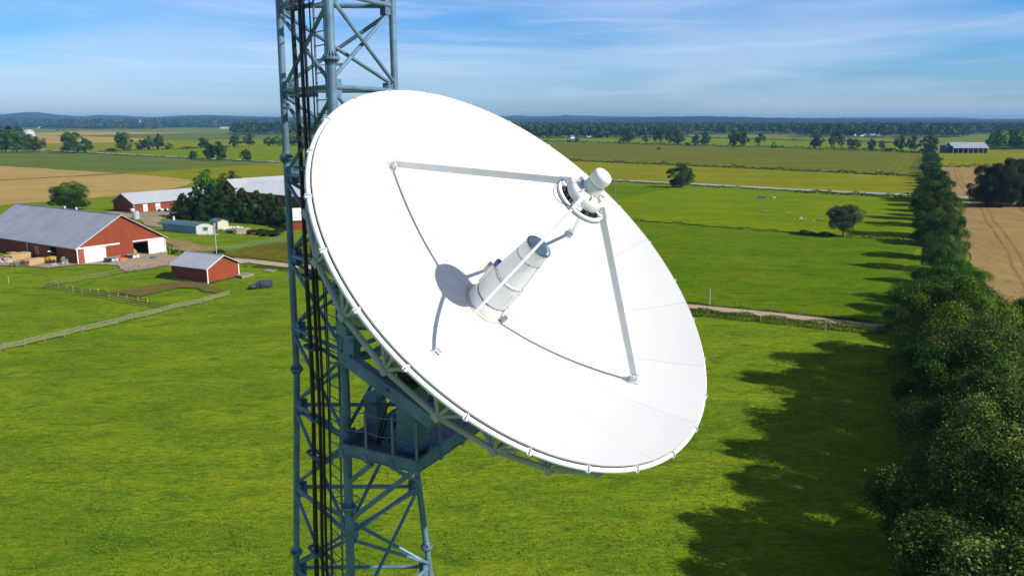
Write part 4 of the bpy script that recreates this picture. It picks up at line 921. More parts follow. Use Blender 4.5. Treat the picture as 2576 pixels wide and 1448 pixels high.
# --- hedges
def hedge(name, label, pts, w_, h_, mat, seed, per=26, lf=0.5, cat='hedge', kind=None, group=None):
    rng = np.random.default_rng(seed); P = []; 
    for a, b_ in zip(pts[:-1], pts[1:]):
        a = np.array(a[:2]); b_ = np.array(b_[:2]); L = np.linalg.norm(b_ - a); n = int(L * per / 2)
        t = rng.random(n)[:, None]; q = a + (b_ - a) * t; nr = np.array([-(b_ - a)[1], (b_ - a)[0]]) / L
        env = 0.55 + 0.45 * np.sin(t[:, 0] * L * 0.23 + seed) * np.sin(t[:, 0] * L * 0.071 + 2 * seed) + 0.25 * np.sin(t[:, 0] * L * 0.9)
        env = np.clip(env, 0.18, 1.15)
        ang = rng.random(n) * PI
        off = np.cos(ang) * w_ * 0.5 * (0.5 + 0.5 * env); z = np.sin(ang) * h_ * env * (0.55 + 0.45 * rng.random(n))
        P.append(np.c_[q + nr * off[:, None], z + 0.05])
    P = np.concatenate(P); m = len(P)
    d = rng.normal(size=(m, 3)) * 0.6 + np.array([0, 0, 0.8]); d /= np.linalg.norm(d, axis=1, keepdims=True)
    c0 = P[0].copy(); c0[2] = 0
    V = leaf_quads(P - c0, d, lf * (0.6 + 0.8 * rng.random(m)), rng, 0.6)
    tint = 0.4 * rng.random(m) + 0.6 * (0.5 + 0.5 * np.sin(P[:, 0] * 0.31 + P[:, 1] * 0.17))
    o = link(name, quad_mesh(name, V, tint, M[mat])); o.location = c0
    return tag(o, label, cat, group, kind)
gp = lambda *ps: [G(*p) for p in ps]
hedge('hedge', 'thin dark hedge under the row of far hedgerow trees', gp((1250, 353), (1400, 357), (1925, 371), (2176, 378), (2316, 385)), 5, 3.2, 'leaf_d', 1, 10, 1.6)
hedge('hedge', 'dark green hedge between the olive crop and the yellow field', gp((1420, 404.5), (1681, 416), (1925, 426.6), (2176, 439), (2318, 445.5)), 3.5, 2.4, 'hedge', 2, 30, 0.8)
hedge('hedge', 'low scruffy hedge along the near side of the grey road', gp((1480, 453.5), (1739, 468), (1925, 478), (2045, 485.5)), 4.0, 1.1, 'hedge', 3, 30, 0.55)
hedge('hedge', 'dense green hedge beside the grey road near the tree row', gp((2000, 484), (2090, 488.5), (2176, 492.5), (2300, 500)), 5, 2.6, 'hedge', 4, 60, 0.6)
hedge('hedge', 'low rough hedge across the pasture ending at the grey-green tree', gp((1593, 556.4), (1692, 563), (1925, 582.4), (2020, 588)), 2.0, 0.9, 'hedge', 5, 60, 0.35)
hedge('hedge', 'thick dark hedge left of the grey-green tree', gp((2010, 588.5), (2060, 592), (2118, 597.5)), 2.8, 1.6, 'leaf_d', 6, 160, 0.35)
hedge('hedge', 'low hedge from the grey-green tree to the long tree row', gp((2125, 598), (2200, 601), (2300, 607)), 2.4, 1.2, 'hedge', 7, 80, 0.35)
hedge('hedge', 'long hedge on the far side of the left grey road', gp((115, 380.5), (218, 386.5), (487, 399.5), (711, 411)), 4, 1.6, 'hedge', 8, 12, 0.9)
hedge('hedge', 'low dark hedge between the two far-right crop fields', gp((2360, 421), (2450, 421.5), (2575, 420)), 5, 3.4, 'verge', 9, 24, 0.9)
hedge('hedge', 'thin hedge line across the bright far fields', gp((1700, 345), (1924, 352), (2100, 356), (2250, 360)), 6, 2.6, 'leaf_d', 10, 6, 2.2)
hedge('hedge', 'low hedge at the edge of the far yellow field on the left', gp((249, 382.5), (430, 376.3), (576, 367.9)), 4, 2.0, 'hedge', 12, 8, 1.2)
hedge('verge_grass', 'tall rough grass along the near side of the gravel track', gp((1640, 777), (1735, 788), (1914, 806), (2095, 825), (2240, 838)), 3.2, 1.0, 'verge', 13, 420, 0.22, 'grass', 'stuff')
hedge('verge_grass', 'grassy bank along the far side of the gravel track', gp((1640, 757), (1728, 764.5), (1914, 783), (2095, 802.5), (2200, 812)), 1.6, 0.5, 'verge', 14, 260, 0.2, 'grass', 'stuff')
hedge('verge_grass', 'rough weeds along the left part of the gravel track', gp((640, 670), (700, 676), (780, 686)), 2.6, 0.6, 'verge', 15, 200, 0.22, 'grass', 'stuff')
hedge('verge_grass', 'tall weeds at the foot of the small red shed', gp((530, 713), (570, 704), (603, 696)), 0.8, 0.5, 'verge', 16, 160, 0.2, 'grass', 'stuff')
# --- grass tufts over the near pasture
rng = np.random.default_rng(99)
n = 60000; D = 38 + 110 * rng.random(n) ** 1.3; u = rng.uniform(-0.72, 0.72, n)
P = np.c_[u * D, D, np.full(n, 0.06)]
keep = (np.sin(P[:, 0] * 0.21) * np.sin(P[:, 1] * 0.27 + 1) * 0.35 + 0.25 * np.sin(P[:, 0] * 0.63 + P[:, 1] * 0.4) + rng.normal(size=n) * 0.9) > 0.25
keep &= ~((P[:, 0] < -26) & (P[:, 1] > 128)); P = P[keep]; n = len(P)
P = np.repeat(P, 3, axis=0) + rng.normal(size=(n * 3, 3)) * np.array([0.16, 0.16, 0.02])
d = rng.normal(size=(n * 3, 3)) * 0.35 + np.array([0.25, -0.15, 0.9]); d /= np.linalg.norm(d, axis=1, keepdims=True)
V = leaf_quads(P, d, 0.08 + 0.13 * rng.random(n * 3), rng, 0.45, 0.3)
M['tuft'] = leaf_mat('pasture_tufts', (0.09, 0.155, 0.01), (0.15, 0.22, 0.012), (0.23, 0.27, 0.02))
tag(link('grass', quad_mesh('grass', V, rng.random(n * 3), M['tuft'])), 'tufts of longer grass over the near pasture', 'grass', None, 'stuff')
# --- far hills
def hill(x0, x1, D, prof, seed, depth=1500):
    prof = [(a, b - 2.5 - max(0, 297 - b) * 0.35) for a, b in prof]
    rng = np.random.default_rng(seed); n = int((x1 - x0) / 4); vs = []; fs = []
    xs = np.linspace(x0, x1, n)
    top = np.interp(xs, [p[0] for p in prof], [p[1] for p in prof])
    nz = rng.normal(size=n) * 0.5; nz = nz + 0.7 * np.roll(nz, 1) + 0.5 * np.roll(nz, 2) + 0.4 * np.roll(rng.normal(size=n), 3)
    for k, (x, t) in enumerate(zip(xs, top)):
        X = (x - W / 2) / F; zt = 30 + (HOR - t) / F * D + nz[k] * D * 0.0003
        for q, (dd, zz) in enumerate(((-depth, -2), (-depth * 0.6, 0.45), (-depth * 0.25, 0.8), (0, 1.0), (depth * 0.6, 0.5), (depth, -0.02))):
            z = zz if zz < 0 and q == 0 else zt * zz
            z += (rng.random() - 0.5) * D * 0.0009 if 0 < q < 3 else 0
            vs.append((X * D, D + dd, max(z, -3)))
    for k in range(n - 1):
        for q in range(5): a = k * 6 + q; fs.append((a, a + 6, a + 7, a + 1))
    o = link('hill', make_mesh('hill', vs, fs, M['hill'])); o['kind'] = 'structure'; return o
M['hill'] = field_mat('wooded_hill', ((0.022, 0.042, 0.016), (0.045, 0.068, 0.024), (0.015, 0.03, 0.012)), 0.002, 0.012, 0.06, (1, 1, 1), 0, 1.0)
hill(-700, 1000, 8200, [(-700, 298), (0, 293), (60, 294), (95, 289.5), (120, 289), (180, 294), (240, 297), (275, 294), (330, 295), (400, 298), (480, 295), (560, 294), (620, 296), (700, 297), (1000, 299)], 1)
hill(-700, 1000, 6300, [(-700, 302), (0, 298), (100, 299), (230, 302), (420, 301), (520, 297), (600, 298), (720, 300), (1000, 303)], 2)
hill(1150, 3200, 9000, [(1150, 299), (1280, 296), (1300, 294), (1340, 297), (1400, 295.5), (1420, 293.5), (1440, 295), (1560, 297), (1700, 297), (1900, 300), (2080, 300), (2100, 299), (2240, 299.5), (2330, 299), (2370, 298), (2420, 302), (2575, 302), (3200, 303)], 3)
hill(1150, 3200, 5600, [(1150, 303), (1300, 303), (1560, 301), (1720, 296.5), (1760, 296), (1900, 299), (2000, 301), (2300, 304.5), (2575, 305), (3200, 305)], 4)
# --- the air: one closed box of thin haze
m, nt_, out = new_mat('haze'); pv = nt_.nodes.new('ShaderNodeVolumePrincipled')
pv.inputs['Color'].default_value = (0.24, 0.54, 0.98, 1); pv.inputs['Density'].default_value = HAZE = 0.00009; pv.inputs['Anisotropy'].default_value = 0.0
nt_.links.new(pv.outputs[0], out.inputs['Volume'])
b = MB(); b.box((0, 5700, 64.0), (29900, 17300, 140.0))
b.single('haze', m, 'thin blue haze over the whole plain', 'haze', None, None, 'stuff')
# ------------------------------------------------------------------ farm buildings
M['redwall'] = board_mat('red_board_wall', (0.25, 0.048, 0.016), 0.28, 0.1)
M['redwall2'] = board_mat('weathered_red_board_wall', (0.27, 0.052, 0.018), 0.22, 0.12)
M['metalroof'] = board_mat('ribbed_metal_roof', (0.34, 0.38, 0.43), 0.75, 0.10, 0.45, 0.3, (0.20, 0.19, 0.18))
M['paleroof'] = board_mat('pale_ribbed_roof', (0.42, 0.44, 0.475), 0.75, 0.05, 0.45, 0.2, (0.45, 0.46, 0.5))
M['whiteroof'] = board_mat('white_sheet_roof', (0.78, 0.79, 0.80), 1.0, 0.04, 0.45, 0.12, (0.6, 0.6, 0.6))
M['greyroof'] = board_mat('grey_sheet_roof', (0.25, 0.28, 0.32), 0.9, 0.08, 0.5, 0.3, (0.2, 0.2, 0.2))
M['blueroof'] = board_mat('blue_grey_roof', (0.10, 0.17, 0.26), 0.6, 0.08, 0.5, 0.2, (0.1, 0.12, 0.15))
M['bluewall'] = board_mat('pale_blue_wall', (0.20, 0.36, 0.48), 1.6, 0.08, 0.6, 0.2, (0.15, 0.2, 0.25))
M['whitewall'] = board_mat('white_rendered_wall', (0.78, 0.78, 0.75), 3.0, 0.03, 0.7, 0.1, (0.5, 0.48, 0.42))
M['creamwall'] = board_mat('cream_wall', (0.6, 0.52, 0.38), 0.6, 0.06, 0.7, 0.2, (0.3, 0.25, 0.18))
M['greywall'] = board_mat('grey_brown_wall', (0.13, 0.10, 0.085), 0.4, 0.2, 0.8, 0.4)
M['trim'] = pmat('white_trim', (0.80, 0.80, 0.79), 0.5, 0, 0.03)
M['door'] = board_mat('white_sliding_door', (0.80, 0.80, 0.78), 1.2, 0.02, 0.5, 0.12, (0.6, 0.58, 0.54))
M['reddoor'] = board_mat('faded_red_door', (0.33, 0.085, 0.06), 0.3, 0.1)
M['glass'] = pmat('window_glass', (0.12, 0.16, 0.19), 0.1, 0, 0.3, 2)
M['inside'] = pmat('dark_interior', (0.05, 0.04, 0.035), 0.9, 0, 0.3, 1)
M['wood'] = pmat('fresh_timber', (0.50, 0.34, 0.15), 0.8, 0, 0.25, 2.5, 0.4, 15, dirt=(0.25, 0.16, 0.07), damt=0.4)
M['woodend'] = pmat('sawn_ends', (0.52, 0.33, 0.16), 0.8, 0, 0.4, 9)
M['yellowsheet'] = pmat('yellow_sheet', (0.55, 0.36, 0.05), 0.6, 0, 0.2, 2)
M['greywood'] = pmat('grey_fence_wood', (0.24, 0.23, 0.165), 0.85, 0, 0.25, 2, dirt=(0.18, 0.18, 0.12), damt=0.5)
M['darkwood'] = pmat('dark_fence_wood', (0.16, 0.14, 0.10), 0.85, 0, 0.25, 2)
M['stone'] = pmat('rubble_stone', (0.42, 0.37, 0.31), 0.9, 0, 0.4, 3, 0.6, 8)
M['block'] = pmat('concrete_blocks', (0.46, 0.38, 0.27), 0.9, 0, 0.25, 1.5, 0.4, 6)
M['straw'] = pmat('orange_straw', (0.42, 0.25, 0.06), 0.9, 0, 0.3, 2, 0.8, 8)
M['tank'] = pmat('grey_tank_paint', (0.42, 0.46, 0.50), 0.5, 0, 0.1, 1)
M['greynet'] = pmat('green_windbreak_net', (0.16, 0.24, 0.16), 0.8, 0, 0.25, 3)
M['machblack'] = pmat('black_machine_paint', (0.012, 0.014, 0.02), 0.35, 0, 0.3, 3)
M['machblue'] = pmat('blue_machine_paint', (0.02, 0.06, 0.25), 0.35, 0, 0.3, 4)
M['orange'] = pmat('orange_machine_paint', (0.55, 0.16, 0.06), 0.5, 0, 0.2, 3)
M['rubber'] = pmat('tyre_rubber', (0.02, 0.02, 0.02), 0.8)
M['plastic'] = pmat('white_plastic', (0.7, 0.7, 0.68), 0.4, 0, 0.08, 2)
M['tealplastic'] = pmat('green_plastic', (0.03, 0.13, 0.10), 0.5, 0, 0.2, 2)

def uvbox(name, quads, mat, parent):       # quads: (corner0, u vector, v vector) -> planar metres UV
    o0 = ORG.get(parent.name, V3((0, 0, 0)))
    vs = []; fs = []; uv = []
    for q in quads:
        n = len(vs); vs += [V3(p) - o0 for p, _ in q]; fs.append(tuple(range(n, n + len(q)))); uv += [c for _, c in q]
    me = make_mesh(name, vs, fs, mat); l = me.uv_layers.new(name='UVMap'); l.data.foreach_set('uv', [c for p in uv for c in p])
    return link(name, me, parent)
def wallquads(p, u, L, prof, out, th, holes=()):
    """wall from p along unit u, length L; prof(s) -> top height ; holes (s0, s1, z0, z1); two skins and reveals"""
    ss = sorted({0, L, *[h[0] for h in holes], *[h[1] for h in holes], *prof[0]}); Q = []
    pt = lambda s, z, o: p + u * s + V3((0, 0, z)) - out * o
    def quad(s0, s1, z00, z01, z10, z11, o, flip=False):
        q = [(pt(s0, z00, o), (s0, z00)), (pt(s1, z10, o), (s1, z10)), (pt(s1, z11, o), (s1, z11)), (pt(s0, z01, o), (s0, z01))]
        Q.append(q[::-1] if flip else q)
    H = prof[1]
    for s0, s1 in zip(ss[:-1], ss[1:]):
        hs = sorted([h for h in holes if h[0] <= s0 + 1e-6 and h[1] >= s1 - 1e-6], key=lambda h: h[2])
        z = 0.0
        for h in hs:
            if h[2] > z + 1e-6:
                quad(s0, s1, z, h[2], z, h[2], 0); quad(s0, s1, z, h[2], z, h[2], th, True)
            z = h[3]
        quad(s0, s1, z, H(s0), z, H(s1), 0); quad(s0, s1, z, H(s0), z, H(s1), th, True)
    for h in holes:
        for s in (h[0], h[1]): Q.append([(pt(s, h[2], 0), (s, h[2])), (pt(s, h[2], th), (s + th, h[2])), (pt(s, h[3], th), (s + th, h[3])), (pt(s, h[3], 0), (s, h[3]))])
        for z in (h[2], h[3]): Q.append([(pt(h[0], z, 0), (h[0], z)), (pt(h[1], z, 0), (h[1], z)), (pt(h[1], z, th), (h[1], z)), (pt(h[0], z, th), (h[0], z))])
    return Q
def gable_house(name, label, cat, a, b, n, L, eave, peak, wmat, rmat, oh=0.45, gholes=(), sholes=(), trim=True, group=None, gable_mat=None, th=0.22):
    """gable wall a->b faces the viewer, the house runs back along n"""
    a, b, n = V3(a), V3(b), V3(n).normalized(); u = (b - a); Wd = u.length; u /= Wd
    t = thing(name, label, cat, (a + b) / 2 + n * L / 2, group)
    nf = V3((u.y, -u.x, 0)); nf = nf if nf.dot(n) < 0 else -nf
    sa = V3((n.y, -n.x, 0)); sa = sa if sa.dot(u) < 0 else -sa
    H = lambda s: eave + (peak - eave) * (1 - abs(2 * s / Wd - 1)); flat = lambda s: eave
    uvbox('gable_wall', wallquads(a, u, Wd, ((Wd / 2,), H), nf, th, gholes), M[gable_mat or wmat], t)
    uvbox('side_wall', wallquads(a, n, L, ((), flat), sa, th, sholes), M[wmat], t)
    uvbox('side_wall', wallquads(b, n, L, ((), flat), -sa, th), M[wmat], t)
    uvbox('gable_wall', wallquads(a + n * L, u, Wd, ((Wd / 2,), H), -nf, th), M[wmat], t)
    r = []
    half = Wd / 2; sl = math.hypot(half, peak - eave); k = oh / half
    for side, e in ((0, a), (1, b)):
        du = u if side == 0 else -u
        ridge = a + u * half + V3((0, 0, peak + 0.06)); lo = e - du * oh + V3((0, 0, eave - (peak - eave) * k + 0.06))
        up = V3((0, 0, 0.12)); Ls = sl * (1 + k)
        q0, q1, q2, q3 = lo - n * oh, lo + n * (L + oh), ridge + n * (L + oh), ridge - n * oh
        top = [(q0 + up, (0, 0)), (q1 + up, (L + 2 * oh, 0)), (q2 + up, (L + 2 * oh, Ls)), (q3 + up, (0, Ls))]
        bot = [(q, c) for q, c in zip((q0, q1, q2, q3), ((0, 0), (L, 0), (L, Ls), (0, Ls)))][::-1]
        edges = [[(p, (0.3, 0)), (q, (0.3, 1)), (q + up, (0.3, 1)), (p + up, (0.3, 0))] for p, q in ((q0, q1), (q1, q2), (q3, q0))]
        uvbox('roof', [top, bot] + edges, M[rmat], t)
    if trim:
        for side, e in ((0, a), (1, b)):
            du = u if side == 0 else -u
            p0 = e - du * (oh + 0.02) - n * (oh + 0.05) + V3((0, 0, eave - (peak - eave) * k + 0.05)); p1 = a + u * half - n * (oh + 0.05) + V3((0, 0, peak + 0.10))
            bb = MB(); bb.bar(p0, p1, 0.06, 0.30, u.cross(V3((0, 0, 1)))); bb.build('barge_board', M['trim'], t)
            bb = MB(); bb.box(e + nf * 0.06 + du * 0.1 + V3((0, 0, eave / 2)), (0.22, 0.09, eave), (u, nf, V3((0, 0, 1)))); bb.build('corner_board', M['trim'], t)
    info = dict(a=a, b=b, u=u, n=n, nf=nf, sa=sa, W=Wd, L=L, eave=eave, peak=peak, t=t)
    return t, info
def panel(info, name, face, s0, s1, z0, z1, mat, off=0.06, th=0.08, parent=None):
    p, u, o = (info['a'], info['u'], info['nf']) if face == 'g' else (info['a'], info['n'], info['sa']) if face == 's' else (info['b'], info['n'], -info['sa'])
    c0 = p + o * off; c1 = p + o * (off + th); q = lambda c, s, z: (c + u * s + V3((0, 0, z)), (s, z))
    Q = [[q(c1, s0, z0), q(c1, s1, z0), q(c1, s1, z1), q(c1, s0, z1)]]
    for (sa_, za), (sb, zb) in (((s0, z0), (s1, z0)), ((s1, z0), (s1, z1)), ((s1, z1), (s0, z1)), ((s0, z1), (s0, z0))):
        Q.append([q(c0, sa_, za), q(c0, sb, zb), q(c1, sb, zb), q(c1, sa_, za)])
    return uvbox(name, Q, M[mat], parent or info['t'])
def window(info, face, s0, s1, z0, z1, glass='glass'):
    f = panel(info, 'window', face, s0 - 0.1, s1 + 0.1, z0 - 0.1, z1 + 0.1, 'trim', 0.02, 0.05)
    panel(info, 'pane', face, s0, s1, z0, z1, glass, 0.055, 0.03, f)

# --- the biggest barn at the left edge
A, B = G(196, 665.5), G(418, 634)
bt, bi = gable_house('big_barn', 'biggest red barn with long grey roof and white sliding doors at the left edge', 'barn', A, B, V3((-0.85, 0.53, 0)), 44, 3.6, 9.7, 'redwall', 'metalroof', 0.5,
    gholes=((12.6, 16.0, 0.0, 3.1),), sholes=((8.0, 10.6, 0.5, 3.0), (20.5, 21.0, 1.2, 2.6)))
panel(bi, 'sliding_door', 'g', 1.5, 6.2, 0.1, 3.25, 'door'); panel(bi, 'sliding_door', 'g', 16.05, 19.95, 0.1, 3.35, 'door')
panel(bi, 'side_door', 'g', 0.35, 1.45, 0.05, 3.1, 'reddoor', 0.03, 0.05)
panel(bi, 'door_rail', 'g', 0.2, 9.4, 3.28, 3.62, 'trim', 0.08, 0.1); panel(bi, 'door_rail', 'g', 12.4, 20.0, 3.40, 3.66, 'trim', 0.08, 0.1)
panel(bi, 'loft_hatch', 'g', 8.3, 10.2, 4.6, 6.9, 'redwall', 0.02, 0.03); panel(bi, 'loft_hatch', 'g', 10.3, 12.2, 4.6, 6.9, 'redwall', 0.02, 0.03)
window(bi, 's', 15.6, 16.8, 1.1, 2.5)
b = MB(); p = bi['a'] + bi['n'] * 20 + bi['sa'] * 0.2; b.path([p + V3((0, 0, 3.4)), p + V3((0, 0, 3.1)) - bi['n'] * 0.1, p + V3((0, 0, 0))], 0.14, 8); b.build('downpipe', M['trim'], bt, True)
b = MB(); p = bi['a'] + bi['n'] * 7.8 + bi['sa'] * 0.1 + V3((0, 0, 1.7)); q = p + bi['sa'] * 2.2 - bi['n'] * 1.2 + V3((0, 0, 0.9)); b.tube(p, q, 0.04, 6); lm = b.build('lamp_arm', M['steel'], bt, True)
b = MB(); b.lathe([(0.0, 0.22), (0.2, 0.16), (0.36, 0.0), (0.0, 0.0)], q, V3((1, 0, 0)), V3((0, 1, 0)), V3((0, 0, 1)), 16); b.build('lamp_head', M['plastic'], lm, True)
b = MB(); p = bi['a'] + bi['n'] * 3.6 + bi['sa'] * 0.1 + V3((0, 0, 2.0)); b.lathe([(0.0, 0.12), (0.16, 0.0), (0.0, -0.1)], p, V3((1, 0, 0)), V3((0, 1, 0)), V3((0, 0, 1)), 10); b.build('wall_lamp', M['plastic'], bt)
b = MB(); b.bar(bi['a'] + bi['u'] * bi['W'] / 2 - bi['n'] * 0.5 + V3((0, 0, 9.9)), bi['a'] + bi['u'] * bi['W'] / 2 + bi['n'] * 44.4 + V3((0, 0, 9.9)), 0.35, 0.08); b.build('ridge_cap', M['metalroof'], bt)
for k in (18, 23): 
    b = MB(); p = bi['a'] + bi['u'] * (bi['W'] / 2 + 0.4) + bi['n'] * k + V3((0, 0, 9.85)); b.lathe([(0.0, 0.6), (0.3, 0.5), (0.3, 0.4), (0.2, 0.35), (0.2, 0)], p, V3((1, 0, 0)), V3((0, 1, 0)), V3((0, 0, 1)), 14); b.build('roof_vent', M['plastic'], bt, True)
hb = bi['a'] + bi['u'] * 14.0 + bi['n'] * 3.0
b = MB(); b.lathe([(0.0, 1.5), (0.5, 1.4), (0.95, 0.8), (1.1, 0.0)], hb, V3((1, 0, 0)), V3((0, 1, 0)), V3((0, 0, 1)), 12); b.single('hay_heap', M['straw'], 'pale hay heap just inside the open door of the biggest barn', 'hay', hb, smooth=True)
# --- small red shed
A, B = G(522, 713.6), G(602, 695.5)
st_, si = gable_house('red_shed', 'small red shed with pale ridged roof in front of the fenced paddock', 'shed', A, B, V3((-0.89, 0.46, 0)), 9.7, 2.9, 4.8, 'redwall2', 'paleroof', 0.4)
b = MB(); b.bar(si['a'] + si['u'] * si['W'] / 2 - si['n'] * 0.4 + V3((0, 0, 4.98)), si['a'] + si['u'] * si['W'] / 2 + si['n'] * 10.1 + V3((0, 0, 4.98)), 0.3, 0.07); b.build('ridge_cap', M['paleroof'], st_)
panel(si, 'stone_plinth', 's', 0, 9.7, 0, 0.22, 'stone', 0.01, 0.06)
# --- long red barn in the middle distance: gable faces left
A, B = G(286.7, 529.5), G(338, 535)
lt_, li = gable_house('long_barn', 'long red barn with pale roof and white door in front of the conifers', 'barn', A, B, V3((0.545, 0.838, 0)), 30, 3.1, 6.1, 'redwall', 'paleroof', 0.6, trim=False)
b = MB(); b.box(li['b'] + li['nf'] * 0.05 - li['sa'] * 0.05 + V3((0, 0, 1.55)), (0.3, 0.3, 3.1)); b.build('corner_board', M['trim'], lt_)
panel(li, 'door', 'r', 3.3, 4.9, 0.05, 2.6, 'door'); 
window(li, 'r', 8.0, 9.6, 1.3, 2.5, 'plastic'); panel(li, 'low_hatch', 'r', 8.0, 9.8, 0.05, 0.95, 'door')
b = MB(); p = li['b'] + li['n'] * 9.6 - li['sa'] * 0.2; b.path([p + V3((0, 0, 3.2)), p + V3((0, 0, 2.8)), p + V3((0, 0, 2.5))], 0.12, 6); b.build('downpipe', M['trim'], lt_)
b = MB(); p = li['b'] + li['n'] * 17 - li['sa'] * 0.2 + V3((0, 0, 2.2)); b.lathe([(0, 0.25), (0.3, 0.0), (0.0, -0.2)], p, V3((1, 0, 0)), V3((0, 1, 0)), V3((0, 0, 1)), 10); b.build('wall_lamp', M['plastic'], lt_)
# --- white-roofed barns behind the conifers
A, B = V3((-124, 334, 0)), V3((-116.5, 328.5, 0))
w1, wi = gable_house('white_roof_barn', 'dark red barn with a white ridged roof rising behind the conifers', 'barn', A, B, V3((0.6, 0.8, 0)), 30, 3.4, 6.3, 'redwall', 'paleroof', 0.7)
A, B = G(634, 533), G(740, 563)
w2, wi2 = gable_house('white_roof_barn', 'very long white-roofed red barn behind the conifers and the left tower leg', 'barn', V3((-107, 303, 0)), V3((-98.3, 313.9, 0)), V3((0.78, -0.62, 0)), 50, 4.2, 8.1, 'redwall', 'whiteroof', 0.6)
w4, wi4 = gable_house('white_roof_shed', 'smaller white-roofed red shed seen through the tower lattice', 'shed', V3((-66, 228, 0)), V3((-62.5, 219, 0)), V3((0.93, 0.36, 0)), 24, 3.0, 5.6, 'redwall', 'whiteroof', 0.5)
A, B = G(668, 497), G(708, 502)
w3, wi3 = gable_house('grey_roof_shed', 'grey-roofed shed at the back behind the white barn roofs', 'shed', A, B, V3((0.9, 0.43, 0)), 24, 4.0, 7.0, 'greywall', 'greyroof', 0.4, trim=False)
# --- low pale blue shed with a white rounded end
A, B = G(494, 589), G(539, 588)
ln = (G(410, 581) - A); LL = ln.length; ln.normalize()
t = thing('blue_shed', 'low pale blue shed with a rounded white end wall and blue-grey roof', 'shed', (A + B) / 2 + ln * LL / 2)
u = (B - A); Wd = u.length; u.normalize(); nf = -ln
arc = lambda s: 2.1 + 0.95 * math.sin(PI * (0.08 + 0.84 * s / Wd))
ks = [Wd * k / 12 for k in range(13)]
uvbox('end_wall', wallquads(A, u, Wd, (tuple(ks), arc), V3((u.y, -u.x, 0)), 0.15), M['whitewall'], t)
uvbox('end_wall', wallquads(A + ln * LL, u, Wd, (tuple(ks), arc), ln, 0.15), M['whitewall'], t)
so = V3((ln.y, -ln.x, 0)); so = so if so.dot(u) < 0 else -so
uvbox('side_wall', wallquads(A, ln, LL, ((), lambda s: 2.1), so, 0.15), M['bluewall'], t)
uvbox('side_wall', wallquads(B, ln, LL, ((), lambda s: 2.1), -so, 0.15), M['bluewall'], t)
Q = []
for k in range(12):
    s0, s1 = ks[k], ks[k + 1]
    if k == 0: s0 = -0.5
    if k == 11: s1 = Wd + 0.5
    z0 = arc(max(s0, 0)) - (0.28 if k == 0 else 0) + 0.08; z1 = arc(min(s1, Wd)) - (0.28 if k == 11 else 0) + 0.08
    P = [(A + u * s0 - ln * 0.3 + V3((0, 0, z0)), (0, s0)), (A + u * s1 - ln * 0.3 + V3((0, 0, z1)), (0, s1)), (A + u * s1 + ln * (LL + 0.4) + V3((0, 0, z1)), (LL, s1)), (A + u * s0 + ln * (LL + 0.4) + V3((0, 0, z0)), (LL, s0))]
    Q.append(P); Q.append([(p - V3((0, 0, 0.06)), c) for p, c in P][::-1])
uvbox('roof', Q, M['blueroof'], t)
info = dict(a=A, b=B, u=u, n=ln, nf=V3((u.y, -u.x, 0)), sa=so, W=Wd, L=LL, eave=2.1, peak=3, t=t)
window(info, 'g', 1.9, 3.1, 0.95, 1.95)
p = G(427, 556) ; 
b = MB(); p = A + ln * (LL - 1.5) + u * 2.2 + V3((0, 0, 3.0)); b.tube(p, p + V3((0, 0, 0.7)), 0.28, 12); b.tube(p + V3((0, 0, 0.75)), p + V3((0, 0, 1.25)), 0.22, 12); b.lathe([(0.36, 0.7), (0.36, 0.75), (0.0, 1.0)], p, V3((1, 0, 0)), V3((0, 1, 0)), V3((0, 0, 1)), 12); b.build('roof_vent', M['plastic'], t, True)
# small cream hut with a mono roof
A, B = G(548, 576), G(575, 573)
h1, hi = gable_house('hut', 'small cream hut with a bluish roof between the blue shed and rubble', 'hut', A, B, V3((-0.75, 0.66, 0)), 4.2, 2.0, 2.6, 'creamwall', 'blueroof', 0.25, trim=False)
# --- distant long barn on the right
A, B = G(2394, 386.5), G(2372, 380)
t = thing('open_barn', 'long grey-roofed open-fronted barn far off beyond the long tree row', 'barn', G(2430, 384))
P0, P1 = G(2396, 386), G(2484, 386); d = (P1 - P0).normalized(); bk = V3((-d.y, d.x, 0)); LW = (P1 - P0).length
def blk(nm, p, ux, uy, sx, sy, z0, z1, mat): b = MB(); b.prism([(p + ux * x * sx + uy * y * sy)[:2] for x, y in ((0, 0), (1, 0), (1, 1), (0, 1))], z0, z1); return b.build(nm, M[mat], t)
blk('back_wall', P0 + bk * 14, d, bk, LW, 0.3, 0, 5.6, 'greywall'); blk('end_wall', P0 - d * 0.3, d, bk, 0.3, 14, 0, 7.0, 'machblue'); blk('end_wall', P1, d, bk, 0.3, 14, 0, 6, 'creamwall')
for k in range(8): blk('front_post', P0 + d * (LW * k / 7) - d * (0.3 if k == 7 else 0), d, bk, 0.3, 0.3, 0, 5.2, 'creamwall')
blk('infill_wall', P0 + d * LW * 0.45 + bk * 4, d, bk, LW * 0.5, 0.3, 0, 4.8, 'greywall')
Q = [[(P0 - d * 0.6 - bk * 0.8 + V3((0, 0, 5.2)), (0, 0)), (P1 + d * 0.6 - bk * 0.8 + V3((0, 0, 5.2)), (LW, 0)), (P1 + d * 0.6 + bk * 9 + V3((0, 0, 10.6)), (LW, 10)), (P0 - d * 0.6 + bk * 9 + V3((0, 0, 10.6)), (0, 10))],
     [(P0 - d * 0.6 + bk * 9 + V3((0, 0, 10.6)), (0, 0)), (P1 + d * 0.6 + bk * 9 + V3((0, 0, 10.6)), (LW, 0)), (P1 + d * 0.6 + bk * 15 + V3((0, 0, 5.4)), (LW, 8)), (P0 - d * 0.6 + bk * 15 + V3((0, 0, 5.4)), (0, 8))]]
Q += [[(p - V3((0, 0, 0.2)), c) for p, c in q][::-1] for q in Q]
uvbox('roof', Q, M['metalroof'], t)
blk('side_shed', G(2376, 385.5), d, bk, 9, 10, 0, 7.5, 'machblue')
